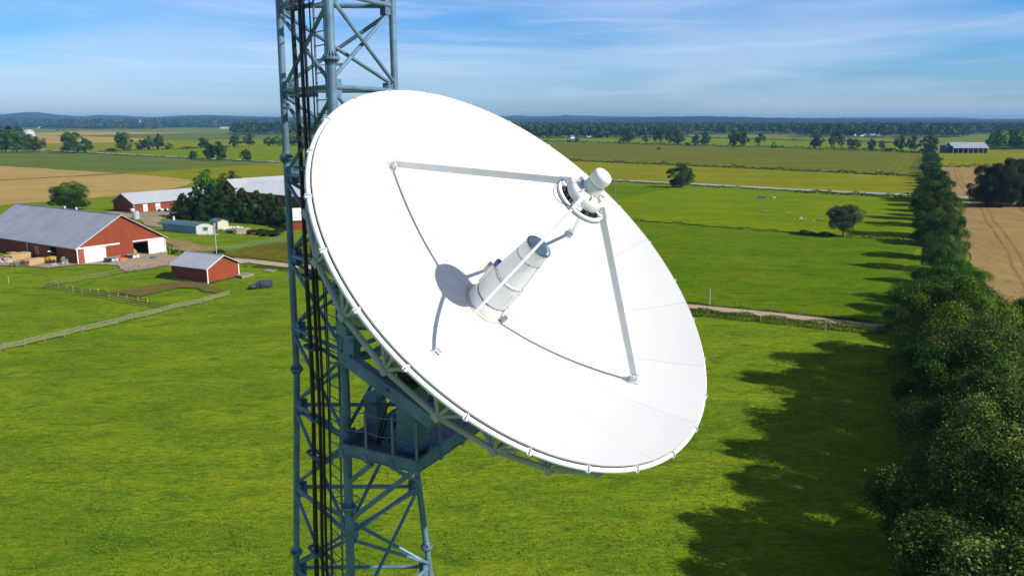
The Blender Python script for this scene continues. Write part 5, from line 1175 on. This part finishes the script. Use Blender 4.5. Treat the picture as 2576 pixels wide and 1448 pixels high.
# --- far houses
def house(name, label, x, y, wpx, hpx, wm, rm, deep=0.7, rot=0.3, group='distant houses'):
    p = G(x, y); z = (p - CAM).dot(FW); wd = wpx / F * z; h = hrow(p, y - hpx)
    uu = V3((math.cos(rot), math.sin(rot), 0)); nn = V3((-uu.y, uu.x, 0))
    a = p - nn * wd * 0.5 * 0; 
    o, i = gable_house(name, label, 'house', p + uu * wd / 2 + nn * 0, p + uu * wd / 2 + nn * wd * deep, -uu, wd, h * 0.55, h, wm, rm, 0.3, trim=False, group=group, th=0.15)
    for k in range(3): panel(i, 'window', 'r', wd * (0.2 + 0.28 * k), wd * (0.3 + 0.28 * k), h * 0.18, h * 0.4, 'glass', 0.01, 0.05)
    return o
house('farmhouse', 'white far farmhouse with white roof below the grey-topped tree', 2146, 342, 22, 12, 'whitewall', 'paleroof', 0.6, 0.1)
house('farm_shed', 'low white far shed right of the white farmhouse', 2171, 342.5, 18, 9, 'whitewall', 'paleroof', 0.8, 0.3)
house('farm_shed', 'flat white far shed at the right end of the white farmhouse yard', 2200, 341, 24, 4, 'whitewall', 'paleroof', 0.5, 0.1)
for (x, y, w_, h_, wm, rm, lab) in ((1314, 330, 5, 5, 'creamwall', 'paleroof', 'tiny cream far house at the dish edge left of the village field'), (1325, 330, 9, 5, 'whitewall', 'paleroof', 'tiny white far house beside the cream one in the village'), (1347, 331, 15, 6, 'tealplastic', 'greyroof', 'teal far shed above the small village field'), (1361, 331, 11, 7, 'redwall', 'greyroof', 'dark red far shed beside the teal one'), (1321, 341, 6, 4, 'creamwall', 'paleroof', 'small pale far house below the village field by the dish'), (1368, 345, 28, 8, 'creamwall', 'straw', 'long tan far building at the edge of the village'), (1440, 349, 10, 9, 'whitewall', 'blueroof', 'white far house with pointed blue roof'), (1481, 345, 11, 5, 'whitewall', 'paleroof', 'small white far shed left of the tall pole'), (1504, 346, 14, 9, 'machblue', 'paleroof', 'blue far house with white roof right of the tall pole'), (1556, 319, 10, 3, 'whitewall', 'paleroof', 'tiny white far roof within the wood right of the village'), (1586, 324, 4, 4, 'whitewall', 'paleroof', 'tiny white dot of a house within the wood'), (2373, 318, 5, 2.5, 'whitewall', 'paleroof', 'tiny white far roof left of the hillside hamlet'), (2386, 317, 7, 3, 'whitewall', 'paleroof', 'second tiny white roof from the left of the hillside hamlet'), (2404, 317, 9, 3.5, 'whitewall', 'paleroof', 'widest tiny white roof of the hillside hamlet'), (2432, 314, 6, 3, 'whitewall', 'paleroof', 'tiny white roof at right centre of the hillside hamlet'), (2448, 313, 5, 3, 'creamwall', 'paleroof', 'tiny cream roof in the hillside hamlet'), (2464, 311.5, 5, 2.5, 'whitewall', 'paleroof', 'rightmost tiny white roof of the hillside hamlet')):
    p = G(x, max(y, 324)); house('distant_house', lab, x, max(y, 324) if y > 322 else 322, w_, h_ + (max(y, 322) - y), wm, rm, 0.7, 0.3)
house('greenhouse', 'long flat pale greenhouse in front of the far-left woods', 595, 324, 84, 5, 'whitewall', 'paleroof', 0.3, 0.0)
house('distant_house', 'tiny white far house on the left below the rounded blue hill', 100, 322.5, 6, 4, 'whitewall', 'paleroof')
house('distant_house', 'tiny white far house in the left woods beside the white spire', 318, 323, 9, 15, 'whitewall', 'greyroof')
p = G(354, 324); b = MB(); b.lathe([(3, 0), (3, 30), (0, 48)], p, V3((1, 0, 0)), V3((0, 1, 0)), V3((0, 0, 1)), 8); b.single('church_spire', M['whitewall'], 'tiny white spire poking out of the far-left woods', 'spire', p)
p = G(73, 343); b = MB(); b.lathe([(12.5, 0), (12.5, 4), (11.5, 9), (8, 12.8), (3.5, 14.6), (0, 15)], p, V3((1, 0, 0)), V3((0, 1, 0)), V3((0, 0, 1)), 24); b.single('dome', M['tank'], 'pale round dome behind the far-left trees', 'dome', p, smooth=True)
# ------------------------------------------------------------------ yard things, fences and poles
rnd = random.Random(17)
M['darkteal'] = pmat('dark_teal_panel', (0.03, 0.055, 0.07), 0.4, 0, 0.3, 3)
def jitter_box(b, c, s, rot=0.0, tilt=0.0):
    X = V3((math.cos(rot), math.sin(rot), 0)); Y = V3((-X.y, X.x, 0)); Z = V3((0, 0, 1))
    if tilt: X = (X + Z * tilt).normalized(); Z = X.cross(Y)
    return b.box(c, s, (X, Y, Z))
def rocks(name, label, cat, a, c, n, size, mat, seed, zmax=0.8):
    r = random.Random(seed); b = MB(); a, c = V3(a), V3(c); base = (a + c) / 2
    for k in range(n):
        t = r.random(); p = a.lerp(c, t) + V3((r.uniform(-.8, .8), r.uniform(-.8, .8), 0)); s = size * r.uniform(.5, 1.3)
        h = r.random() * zmax * (1 - abs(2 * t - 1) * 0.6)
        prof = [(0.0, s * .45), (s * .4, s * .3), (s * .55, 0), (s * .45, -s * .4), (0, -s * .5)]
        b.lathe([(q * r.uniform(.75, 1.15), w_ * r.uniform(.8, 1.1)) for q, w_ in prof], p + V3((0, 0, h + s * .3)), V3((1, 0, 0)), V3((0, 1, 0)), V3((0, 0, 1)), 7, r.random() * 3)
    return b.single(name, M[mat], label, cat, base)
def plank_stack(name, label, x0, y0, x1, y1, h, dep, mat='wood', layers=5, rows=6, cat='timber stack', tilt=0.0):
    a, c = G(x0, y0), G(x1, y1); L = (c - a).length; d = (c - a).normalized(); q = V3((-d.y, d.x, 0)); b = MB(); r = random.Random(int(x0 * 7 + y0))
    for i in range(layers):
        for j in range(rows):
            p = a + d * (L / 2 + r.uniform(-.12, .12)) + q * (dep * (j + .5) / rows) + V3((0, 0, h * (i + .5) / layers + 0.05))
            b.box(p, (L * r.uniform(.93, 1.0), dep / rows * .93, h / layers * .9), (d, q, V3((0, 0, 1))))
    for t in (0.15, 0.5, 0.85): b.box(a + d * L * t + q * dep / 2 + V3((0, 0, 0.03)), (0.12, dep, 0.06), (d, q, V3((0, 0, 1))))
    return b.single(name, M[mat], label, cat, a)
plank_stack('timber_stack', 'long stack of fresh tan planks beside the left wall of the biggest barn', 30, 659, 84, 648, 1.3, 2.6, 'wood', 7, 5)
plank_stack('timber_stack', 'short orange-tan block of planks nearest the grass by the biggest barn', 74, 670, 115, 662, 1.25, 1.8, 'woodend', 6, 4)
plank_stack('timber_stack', 'brown planks lying between the two tan timber stacks', 52, 668, 76, 667, 0.9, 2.6, 'darkwood', 5, 6)
plank_stack('sheet_stack', 'stack of yellow sheets near the corner of the biggest barn', 130, 663, 156, 657, 1.3, 1.6, 'yellowsheet', 2, 2, 'sheet stack')
plank_stack('sheet_stack', 'loose yellow sheets behind the long tan timber stack', 30, 646, 62, 641, 0.8, 2.2, 'yellowsheet', 3, 2, 'sheet stack')
rocks('stone_pile', 'grey and pinkish stone pile at the left edge beside the biggest barn', 'stone pile', G(-12, 664), G(28, 660), 60, 0.55, 'stone', 1, 0.9)
rocks('brushwood_pile', 'dark brushwood heap at the left foot of the tan planks', 'brushwood', G(24, 666), G(55, 670), 40, 0.4, 'darkwood', 2, 0.6)
rocks('brushwood_pile', 'dark scrap heap between the tan block and the yellow sheets', 'scrap heap', G(117, 664), G(135, 662), 40, 0.4, 'mech', 3, 0.7)
rocks('stone_pile', 'low scatter of stones in front of the yellow sheets', 'stones', G(138, 668), G(162, 666), 34, 0.4, 'stone', 4, 0.3)
plank_stack('firewood_rack', 'grey stacked firewood against the corner of the biggest barn', 158, 664.5, 190, 661, 1.5, 0.8, 'greywood', 9, 2, 'firewood')
b = MB(); p = G(155, 668.5); b.bar(p, p + V3((0, 0, 1.7)), 0.14, 0.14); b.bar(p + V3((0.1, 0, 1.0)), p + V3((0.1, 0.1, 1.6)), 0.05, 0.3); b.single('wooden_post', M['darkwood'], 'dark wooden post standing in front of the grey firewood', 'post', p)
# machines along the front of the barn
def crate_machine(label, x, y, wpx, hh, col1, col2, seed):
    r = random.Random(seed); p = G(x, y); z = (p - CAM).dot(FW); L = wpx / F * z; d = bi['u']; q = V3((-d.y, d.x, 0))
    t = thing('farm_machine', label, 'farm machine', p)
    b = MB(); b.box(p + V3((0, 0, hh * .3)), (L, 1.2, hh * .35), (d, q, V3((0, 0, 1)))); b.box(p - d * L * .1 + V3((0, 0, hh * .62)), (L * .8, 0.9, hh * .2), (d, q, V3((0, 0, 1)))); b.build('frame', M[col1], t, bevel=0.04)
    for k in (-.3, .05, .33):
        b = MB(); b.box(p + d * L * k - q * 0.62 + V3((0, 0, hh * .42)), (L * .24, 0.12, hh * .5), (d, q, V3((0, 0, 1)))); b.build('panel', M[col2 if k > -.2 else col1], t, bevel=0.03)
    b = MB(); b.box(p + V3((0, 0, hh * .85)), (L * .98, 1.3, 0.12), (d, q, V3((0, 0, 1)))); b.build('lid', M['greywood'], t)
    for k in (-.4, .4):
        b = MB(); b.lathe([(0, -.12), (hh * .26, -.12), (hh * .28, 0), (hh * .26, .12), (0, .12)], p + d * L * k - q * 0.5 + V3((0, 0, hh * .28)), d, V3((0, 0, 1)), q, 16); b.build('wheel', M['rubber'], t, True)
crate_machine('dark grey box-shaped implement by the middle of the barn front', 280, 659, 33, 1.25, 'machblack', 'tank', 1)
crate_machine('black and white low implement right of the orange one', 333, 650, 33, 1.2, 'machblack', 'plastic', 2)
p = G(307, 654); d = bi['u']; q = V3((-d.y, d.x, 0)); t = thing('rotary_mower', 'orange farm implement between the two dark ones at the barn front', 'farm machine', p)
b = MB(); b.lathe([(0, 0.55), (0.5, 0.5), (0.8, 0.35), (0.85, 0.15), (0.6, 0.05)], p, d, q, V3((0, 0, 1)), 18); b.lathe([(0, 0.5), (0.4, 0.45), (0.6, 0.3), (0.6, 0.1)], p + d * 1.0, d, q, V3((0, 0, 1)), 14); b.build('deck', M['orange'], t, True)
b = MB(); b.bar(p - d * 0.4 + V3((0, 0, 0.4)), p - d * 0.6 + V3((0, 0, 1.1)), 0.12, 0.2); b.bar(p - d * 0.9 + V3((0, 0, 1.1)), p - d * 0.2 + V3((0, 0, 1.1)), 0.2, 0.12); b.build('hitch', M['orange'], t)
for (x, y, r_, hh, mat, lab) in ((366, 648, 0.75, 0.25, 'greynet', 'dark green flat round cover on the gravel before the open barn door'), (386, 650, 0.7, 0.45, 'tealplastic', 'teal round trough beside the dark green round cover')):
    p = G(x, y); b = MB(); b.lathe([(0, hh * .8), (r_ * .8, hh * .8), (r_ * .95, hh), (r_, hh * .9), (r_ * .9, 0)], p, V3((1, 0, 0)), V3((0, 1, 0)), V3((0, 0, 1)), 24); b.single('round_trough', M[mat], lab, 'trough', p, smooth=True)
# translucent green netting panel at the right door
def fence(name, label, pts, h, post, rails, pm, rm, cat='fence', spacing=None, netting=None):
    """pts: world polyline; posts at every vertex and at spacing"""
    P = []
    for a, c in zip(pts[:-1], pts[1:]):
        L = (c - a).length; n = max(1, round(L / spacing)) if spacing else 1
        P += [a.lerp(c, k / n) for k in range(n)]
    P.append(pts[-1]); t = thing(name, label, cat, P[0]); r = random.Random(int(P[0].x * 13))
    pr = []
    for i, p in enumerate(P):
        hh = h * r.uniform(1.0, 1.18); lean = V3((r.uniform(-.04, .04), r.uniform(-.04, .04), 0))
        b = MB(); b.path([p, p + lean * .5 + V3((0, 0, hh * .6)), p + lean + V3((0, 0, hh))], post, 7, post * .85); b.build('post', M[pm], t); pr.append((p, lean))
    for rz in rails:
        b = MB()
        for (p, l), (q, m_) in zip(pr[:-1], pr[1:]):
            j = r.uniform(-.03, .03); b.bar(p + l * rz + V3((0, 0, h * rz + j)), q + m_ * rz + V3((0, 0, h * rz + r.uniform(-.03, .03))), *rm[1])
        b.build('rail', M[rm[0]], t)
    if netting:
        b = MB()
        for (p, l), (q, m_) in zip(pr[:-1], pr[1:]):
            L = (q - p).length; n = max(2, int(L / netting)); 
            for k in range(n + 1): b.bar(p.lerp(q, k / n) + V3((0, 0, 0.05)), p.lerp(q, k / n) + V3((0, 0, h * .95)), 0.018, 0.018)
            for z in range(1, 8): b.bar(p + V3((0, 0, h * z / 8)), q + V3((0, 0, h * z / 8)), 0.018, 0.018)
        b.build('netting', M['greynet'], t)
    return t
FP = [(-70, 903), (0, 886), (14.6, 880), (64, 871), (114, 858), (162, 848.5), (206, 837), (252, 827), (294, 817.5), (333, 805), (370, 799), (405, 788.5), (438, 779.5), (470, 772.5), (504, 766), (533, 757.5), (563, 749), (578, 744.5)]
fence('rail_fence', 'long pale wooden rail fence crossing the pasture in front of the paddock', [G(*p) for p in FP], 1.0, 0.055, (0.42, 0.68, 0.95), 'greywood', ('greywood', (0.035, 0.10)))
FB = [(117, 725), (149, 731), (170, 735.5), (185, 738), (207, 741), (229, 744), (249, 747)]
fence('rail_fence', 'pale rail fence on the near left side of the paddock', [G(*p) for p in FB], 1.15, 0.085, (0.3, 0.62, 0.95), 'wood', ('greywood', (0.05, 0.13)))
FB2 = [(249, 747.3), (274, 752), (299, 758.5), (321, 763), (348, 768), (373, 772.5)]
fence('rail_fence', 'brown rail fence between the pale paddock fence and the dark gate', [G(*p) for p in FB2], 1.3, 0.10, (0.3, 0.62, 0.95), 'wood', ('darkwood', (0.05, 0.15)))
FC = [(118, 726), (157, 716), (190, 712), (219, 706), (246, 702), (274, 696.5), (299.5, 691), (324, 686.5), (349, 682), (373, 679), (399, 675), (424, 669)]
fence('rail_fence', 'dark thin rail fence on the far side of the paddock along the yard', [G(*p) for p in FC], 1.15, 0.07, (0.5, 0.95), 'darkwood', ('darkwood', (0.04, 0.10)))
g0, g1 = G(375, 773), G(421, 777); t = thing('field_gate', 'dark metal bar gate where the paddock meets the long fence', 'gate', g0); d = (g1 - g0)
b = MB(); z = lambda k: V3((0, 0, k))
b.path([g0 + z(.2), g0 + z(1.05), g0 + d * .06 + z(1.2), g0 + d * .94 + z(1.05), g1 + z(.95), g1 + z(.15), g0 + z(.2)], 0.03, 6); b.build('gate_frame', M['machblack'], t, True)
b = MB()
for k in (.4, .62, .84): b.tube(g0 + z(k), g1 + z(k - .05), 0.03, 5)
b.bar(g0.lerp(g1, .5) + z(.15), g0.lerp(g1, .5) + z(1.1), .03, .03); b.build('gate_bars', M['machblack'], t)
FM = [(556, 636), (578, 633), (600, 629.5), (625, 623.5), (650, 619), (675, 615), (690, 612), (709, 609), (740, 606), (780, 606)]
fence('mesh_fence', 'green wire mesh fence with thin posts running behind the tower leg', [G(*p) for p in FM], 1.5, 0.045, (0.97,), 'greywood', ('greywood', (0.02, 0.03)), netting=0.55)
FN = [(377, 644), (397, 642.5), (417, 640.5)]
fence('mesh_fence', 'short green netting fence in front of the right white barn door', [G(*p) for p in FN], 1.1, 0.035, (0.97,), 'greywood', ('greynet', (0.02, 0.03)), netting=0.14)
# posts along the track
for k, (x, y, h_, lab) in enumerate(((1849.5, 776.5, 1.25, 'grey fence post nearest the dish on the far side of the track'), (1937.5, 784, 1.3, 'second grey fence post on the far side of the track'), (2014, 790, 1.05, 'leaning grey fence post with a stay beside the track'), (2091.5, 800, 1.3, 'pale fence post just before the tree shadow on the track'), (2179, 808, 1.35, 'fence post standing in the tree shadow beside the track'))):
    p = G(x, y); b = MB(); b.path([p, p + V3((0.02, 0, h_))], 0.075, 8, 0.06)
    if k == 2: b.bar(p - V3((0.3, 0, 0)), p + V3((0, 0, 0.7)), 0.08, 0.08)
    b.single('fence_post', M['greywood'], lab, 'post', p, 'posts along the gravel track')
for k, (x, y, h_, mat, lab) in enumerate(((1837, 801, 0.8, 'greywood', 'short pale post leaning in the verge near the dish edge'), (1912, 811, 1.1, 'plastic', 'thin white post with bent top in the near verge of the track'), (1984, 832, 1.0, 'darkwood', 'dark short post in the tall verge grass'), (2075, 833, 1.05, 'plastic', 'thin white post at the shadow edge in the near verge'))):
    p = G(x, y); b = MB(); b.path([p, p + V3((0.04, 0, h_)), p + V3((0.10 if k != 2 else 0.04, 0, h_ + .02))], 0.05 if k == 2 else 0.035, 6)
    b.single('verge_post', M[mat], lab, 'post', p)
p = G(1784, 769); b = MB(); b.path([p, p + V3((0, 0, 2.9))], 0.10, 12, 0.085); b.lathe([(0.09, 2.9), (0.0, 2.96)], p, V3((1, 0, 0)), V3((0, 1, 0)), V3((0, 0, 1)), 10); b.single('marker_pole', M['tank'], 'blue-grey metal pole at the track just right of the dish', 'pole', p, smooth=True)
p = G(22, 712); b = MB(); b.path([p, p + V3((0.05, 0, 1.35))], 0.06, 7); b.single('wooden_post', M['wood'], 'single orange-brown post alone in the grass at the left edge', 'post', p)
p = G(624, 672); b = MB(); b.bar(p, p + V3((0.08, 0, 1.1)), 0.16, 0.14); b.single('wooden_post', M['greywood'], 'thick pale wooden post by the track right of the small red shed', 'post', p)
# poles
def pole(label, x, y, top, r=0.11, arm=True, mat='darkwood', cat='utility pole', nm='utility_pole'):
    p = G(x, y); h = hrow(p, top); t = thing(nm, label, cat, p)
    b = MB(); b.path([p, p + V3((0, 0, h))], r, 10, r * .7); b.build('pole', M[mat], t, True)
    if arm:
        b = MB(); b.bar(p + V3((-.9, 0, h * .93)), p + V3((.9, 0, h * .93)), .1, .12)
        for k in (-.8, 0, .8): b.tube(p + V3((k, 0, h * .93)), p + V3((k, 0, h * .93 + .3)), .05, 6)
        b.build('cross_arm', M[mat], t)
    return t
pole('tall thin grey pole standing behind the dish edge by the subreflector', 1547, 506, 425, 0.14, False, 'greywood')
pole('thin pole on the near edge of the grey road mid-way to the tree row', 1903, 470, 438, 0.13, False, 'greywood')
pole('short pale pole at the dish edge in the far field', 1420.5, 358, 341, 0.9, False, 'greywood', 'pole')
pole('tall pole rising among the village trees', 1473, 344, 311, 0.9, False, 'darkwood')
t = pole('slim grey lamp post standing behind the small red shed', 545, 640, 562, 0.10, False, 'tank', 'lamp post', 'lamp_post')
p = G(545, 640); h = hrow(p, 562); b = MB(); b.box(p + V3((0, 0, h - .35)), (.34, .28, .9)); b.build('lamp_box', M['tank'], t, bevel=0.03); b = MB(); b.tube(p + V3((-.2, 0, h - .9)), p + V3((.3, 0, h - 1.0)), .06, 6); b.build('bracket', M['tank'], t)
for (x, y, top, lab) in ((2039, 322, 296, 'thin pale mast on the horizon, leftmost of the right-hand masts'), (2033, 318, 291, 'faint thin mast close behind the leftmost right-hand mast'), (2126, 322, 293, 'pale tall mast on the horizon above the white farmhouse'), (2151, 318, 293, 'short grey mast right of the tall pale mast'), (2336, 318, 291, 'thin mast above the long tree row on the horizon'), (2502, 320, 293, 'faint mast near the right edge of the horizon'), (1488, 322, 291, 'thin mast on the horizon above the village')):
    p = G(x, y); h = hrow(p, top); t = thing('radio_mast', lab, 'mast', p, 'thin masts on the horizon'); rr_ = 1.2 * (p.y / 4000)
    b = MB(); b.tube(p, p + V3((0, 0, h)), rr_, 5, rr_ * .5); b.build('mast', M['tank'], t)
    b = MB(); b.tube(p, p + V3((0, 0, h * .35)), rr_ * 1.6, 5, rr_); b.build('mast_base', M['tank'], t)
t = thing('wind_pump', 'small wind pump at the corner of the olive crop field', 'wind pump', G(2203, 439.5)); p = G(2203, 439.5)
b = MB(); h = hrow(p, 430)
for sx, sy in ((-1, -1), (1, -1), (1, 1), (-1, 1)): b.bar(p + V3((sx * .7, sy * .7, 0)), p + V3((sx * .12, sy * .12, h)), .12, .12)
b.build('pump_tower', M['darkwood'], t)
b = MB(); c = p + V3((0, -.3, h)); 
for k in range(8): a = k * PI / 4; b.bar(c, c + V3((math.cos(a) * 1.3, 0, math.sin(a) * 1.3)), .35, .05)
b.build('wind_wheel', M['darkwood'], t)
b = MB(); b.bar(p + V3((0.1, 0, h)), p + V3((1.6, .3, h + .4)), .06, .3); b.build('tail_vane', M['tank'], t)
# tank, hopper, tubs by the long barn
p = G(343, 551.5); t = thing('tank', 'grey metal tank behind the ridge of the biggest barn', 'tank', p); X, Y_, Z = V3((1, 0, 0)), V3((0, 1, 0)), V3((0, 0, 1))
b = MB(); b.lathe([(1.0, 0), (1.0, 2.25), (0.9, 2.4), (0, 2.5)], p, X, Y_, Z, 10); b.build('tank_body', M['tank'], t)
b = MB(); b.box(p + V3((0.1, -0.2, 2.6)), (1.3, 1.0, .12)); b.build('tank_lid', M['plastic'], t)
p = G(334, 538); t = thing('feed_hopper', 'small black and white feed hopper at the corner of the long red barn', 'hopper', p)
b = MB(); b.lathe([(.3, .4), (.75, 1.3), (.75, 1.9)], p, X, Y_, Z, 14); b.build('hopper_body', M['plastic'], t, True); b = MB(); b.lathe([(.76, 1.9), (.7, 2.3), (.3, 2.6), (0, 2.65)], p, X, Y_, Z, 14); b.build('hopper_lid', M['machblack'], t, True)
b = MB()
for a in range(4): b.bar(p + V3((math.cos(a * 1.57) * .5, math.sin(a * 1.57) * .5, 0)), p + V3((math.cos(a * 1.57) * .5, math.sin(a * 1.57) * .5, 1.0)), .08, .08)
b.build('hopper_legs', M['machblack'], t)
for (x, y, r_, hh, lab) in ((406, 527.5, .6, .95, 'left white upright tub outside the long red barn'), (416, 525, .6, .95, 'middle white upright tub outside the long red barn'), (430, 523.5, 1.0, .8, 'wide white dome-topped tub next to the conifers')):
    p = G(x, y); b = MB(); b.lathe([(r_, 0), (r_, hh * .7), (r_ * .8, hh * .95), (0, hh)], p, X, Y_, Z, 18); b.single('white_tub', M['plastic'], lab, 'tub', p, 'white tubs outside the long red barn', smooth=True)
p = G(410, 530); b = MB(); b.box(p + V3((0, 0, .35)), (3.4, .9, .5), (V3((.8, .6, 0)), V3((-.6, .8, 0)), Z)); b.box(p + V3((0.1, .1, .68)), (3.0, .7, .12), (V3((.8, .6, 0)), V3((-.6, .8, 0)), Z)); b.single('white_trough', M['plastic'], 'long low white trough in front of the white tubs', 'trough', p)
for (x, y, lab) in ((401.5, 533, 'dark tyre lying before the white trough'), (416, 531, 'dark low barrel lying at the right of the white trough')):
    p = G(x, y); b = MB(); b.lathe([(.25, -.3), (.55, -.3), (.62, 0), (.55, .3), (.25, .3)], p + V3((0, 0, .5)), V3((0, 0, 1)), V3((.6, -.8, 0)), V3((.8, .6, 0)), 16); b.single('old_tyre', M['rubber'], lab, 'tyre', p, smooth=True)
# rubble, block wall, straw
rocks('rubble_heap', 'pale rubble heap right of the small cream hut', 'rubble', G(556, 579), G(608, 575), 90, .6, 'plastic', 7, .7)
rocks('rubble_heap', 'tan rubble at the foot of the white end of the blue shed', 'rubble', G(505, 591), G(545, 591), 60, .3, 'stone', 8, .15)
a, c = G(595, 588.5), G(627, 587.5); d = (c - a).normalized(); b = MB()
for i in range(9):
    for j in range(4): b.box(a + d * (3.6 * (i + .5 + (.5 if j % 2 else 0)) / 9) + V3((0, 0, .22 + .42 * j)), (.385, .5, .40), (d, V3((-d.y, d.x, 0)), Z))
b.single('block_stack', M['block'], 'stacked tan concrete blocks in a low wall beside the straw heap', 'block wall', a)
p = G(645, 587); b = MB(); b.lathe([(2.1, 0), (1.9, .5), (1.3, 1.0), (.5, 1.25), (0, 1.3)], p, X, Y_ * .6, Z, 20); b.single('straw_heap', M['straw'], 'orange straw heap right of the tan concrete blocks', 'straw heap', p, smooth=True)
p = G(579, 586.5); b = MB(); b.box(p + V3((0, 0, .4)), (1.3, .8, .6)); b.lathe([(0, -.42), (.35, -.42), (.35, .42), (0, .42)], p + V3((-.45, 0, .35)), X, Z, Y_, 14); b.lathe([(0, -.42), (.35, -.42), (.35, .42), (0, .42)], p + V3((.45, 0, .35)), X, Z, Y_, 14); b.single('small_cart', M['machblack'], 'small dark cart in front of the pale rubble heap', 'cart', p)
plank_stack('plank_pile', 'low brown plank pile under the pale rubble heap', 570, 584.5, 597, 583.5, .7, 2.2, 'darkwood', 4, 5, 'plank pile')
plank_stack('plank_pile', 'grey weathered plank pile at the right side of the small red shed', 608, 701, 638, 694, .5, 2.2, 'greywood', 4, 5, 'plank pile')
b = MB(); pts = [G(659, 681), (G(684, 686)), (G(698, 680)), (G(676, 677))]; b.prism([q[:2] for q in pts], .05, .12); b.single('metal_sheet', M['greywood'], 'flat grey sheet lying in the grass below the track', 'sheet', pts[0])
# tractor-like black and blue implement
p = G(655, 724.5); d = V3((0.86, 0.5, 0)); q = V3((-.5, .86, 0)); t = thing('loader_machine', 'black and blue farm machine parked in the grass below the track', 'farm machine', p)
b = MB(); b.box(p + d * 1.0 + V3((0, 0, .62)), (2.3, 1.2, .8), (d, q, Z)); b.box(p + d * 1.0 + V3((0, 0, 1.1)), (2.5, 1.3, .16), (d, q, Z)); b.build('hopper_box', M['darkteal'], t, bevel=.05)
b = MB(); b.box(p + d * .95 + V3((0, 0, 1.22)), (2.4, 1.0, .2), (d, q, Z)); b.build('cover', M['machblack'], t, bevel=.05)
b = MB(); b.box(p - d * .6 + V3((0, 0, .6)), (1.3, .9, .55), (d, q, Z)); b.box(p - d * .3 + q * .05 + V3((0, 0, .98)), (.6, .8, .35), (d, q, Z)); b.build('engine_block', M['machblue'], t, bevel=.06)
b = MB(); b.box(p - d * 1.4 + V3((0, 0, .35)), (1.2, 1.5, .5), (d, q, Z)); b.bar(p - d * 1.0 + V3((0, 0, .6)), p - d * 2.0 + V3((0, 0, .25)), .3, .2); b.build('bucket', M['machblack'], t, bevel=.06)
for k, s in ((-.75, -1), (.25, -1), (-.75, 1), (.25, 1)):
    b = MB(); b.lathe([(0, -.16), (.42, -.16), (.46, 0), (.42, .16), (0, .16)], p + d * k + q * (s * .62) + V3((0, 0, .46)), d, Z, q, 18); w_ = b.build('wheel', M['rubber'], t, True); b = MB(); b.lathe([(0, .17), (.2, .18), (.22, .17)], p + d * k - q * .64 + V3((0, 0, .46)), d, Z, -q, 12); b.build('rim', M['darkteal'], w_)
b = MB(); b.box(p - d * 1.35 - q * .78 + V3((0, 0, .62)), (.6, .06, .1), (d, q, Z)); b.build('warning_board', M['orange'], t)
fence('rail_fence', 'sparse post and wire fence between the dark machine and the tower leg', [G(658, 709), G(710, 716), G(740, 712), (G(775, 709))], 1.1, .05, (.95,), 'darkwood', ('darkwood', (.02, .02)))
# trellis beside the barn corner
t = thing('trellis', 'overgrown dark trellis at the right corner of the biggest barn', 'trellis', G(437, 640)); b = MB(); P0, P1 = G(424, 638), G(452, 641)
for q_ in (P0, P0.lerp(P1, .3), P1): b.bar(q_, q_ + V3((0, 0, 1.9)), .14, .14)
b.build('trellis_posts', M['darkwood'], t); b = MB(); b.bar(P0 + V3((0, 0, 1.9)), P1 + V3((0, 0, 1.9)), .3, .14); b.build('trellis_top', M['darkwood'], t)
# things lying in the far pasture
def zr(zx, zy): return (1886.8 + .10986 * zx, 471.7 + .10986 * zy)
p = G(*zr(258, 262)); b = MB(); d = V3((.97, -.22, 0)); q = V3((.22, .97, 0)); b.box(p + V3((0, 0, .55)), (3.0, 1.4, 1.0), (d, q, Z)); b.box(p + V3((0, 0, 1.1)), (3.2, 1.6, .1), (d, q, Z)); b.box(p + d * 1.56 + V3((0, 0, .6)), (.12, 1.5, 1.1), (d, q, Z)); b.single('cattle_shelter', M['greywood'], 'low grey-brown box shelter in the bright pasture', 'shelter', p)
for (zx, zy, L, lab) in ((545, 255, 1.2, 'lone pale stone right of the low box shelter'), (1065, 738, .8, 'small pale stone left of a bigger one in the pasture'), (1178, 732, 1.3, 'larger pale stone with a dark side in the pasture'), (1392, 768, .7, 'small dark stone left of the grey-green tree')):
    p = G(*zr(zx, zy)); rocks('boulder', lab, 'boulder', p - V3((L * .2, 0, 0)), p + V3((L * .2, 0, 0)), 4, L * .8, 'stone', int(zx), .2)
def bench(label, zx, zy, L, seed):
    p = G(*zr(zx, zy)); t = thing('feed_rack', label, 'feed rack', p); d = V3((.95, -.3, 0)); q = V3((.3, .95, 0))
    b = MB(); b.box(p + V3((0, 0, .62)), (L, .7, .12), (d, q, Z)); b.box(p + q * .35 + V3((0, 0, .85)), (L, .08, .3), (d, q, Z)); b.build('rack_tray', M['wood'], t); b = MB()
    for sx in (-.42, .42):
        for sy in (-.3, .3): b.bar(p + d * L * sx + q * sy, p + d * L * sx + q * sy + V3((0, 0, .6)), .1, .1)
    b.build('rack_legs', M['darkwood'], t)
bench('wide low wooden feed rack at the left in the bright pasture', 345, 585, 2.2, 1); bench('tilted wooden feed rack in the middle of the bright pasture', 880, 625, 1.9, 2); bench('pale feed rack nearest the grey-green tree', 1635, 770, 2.3, 3)
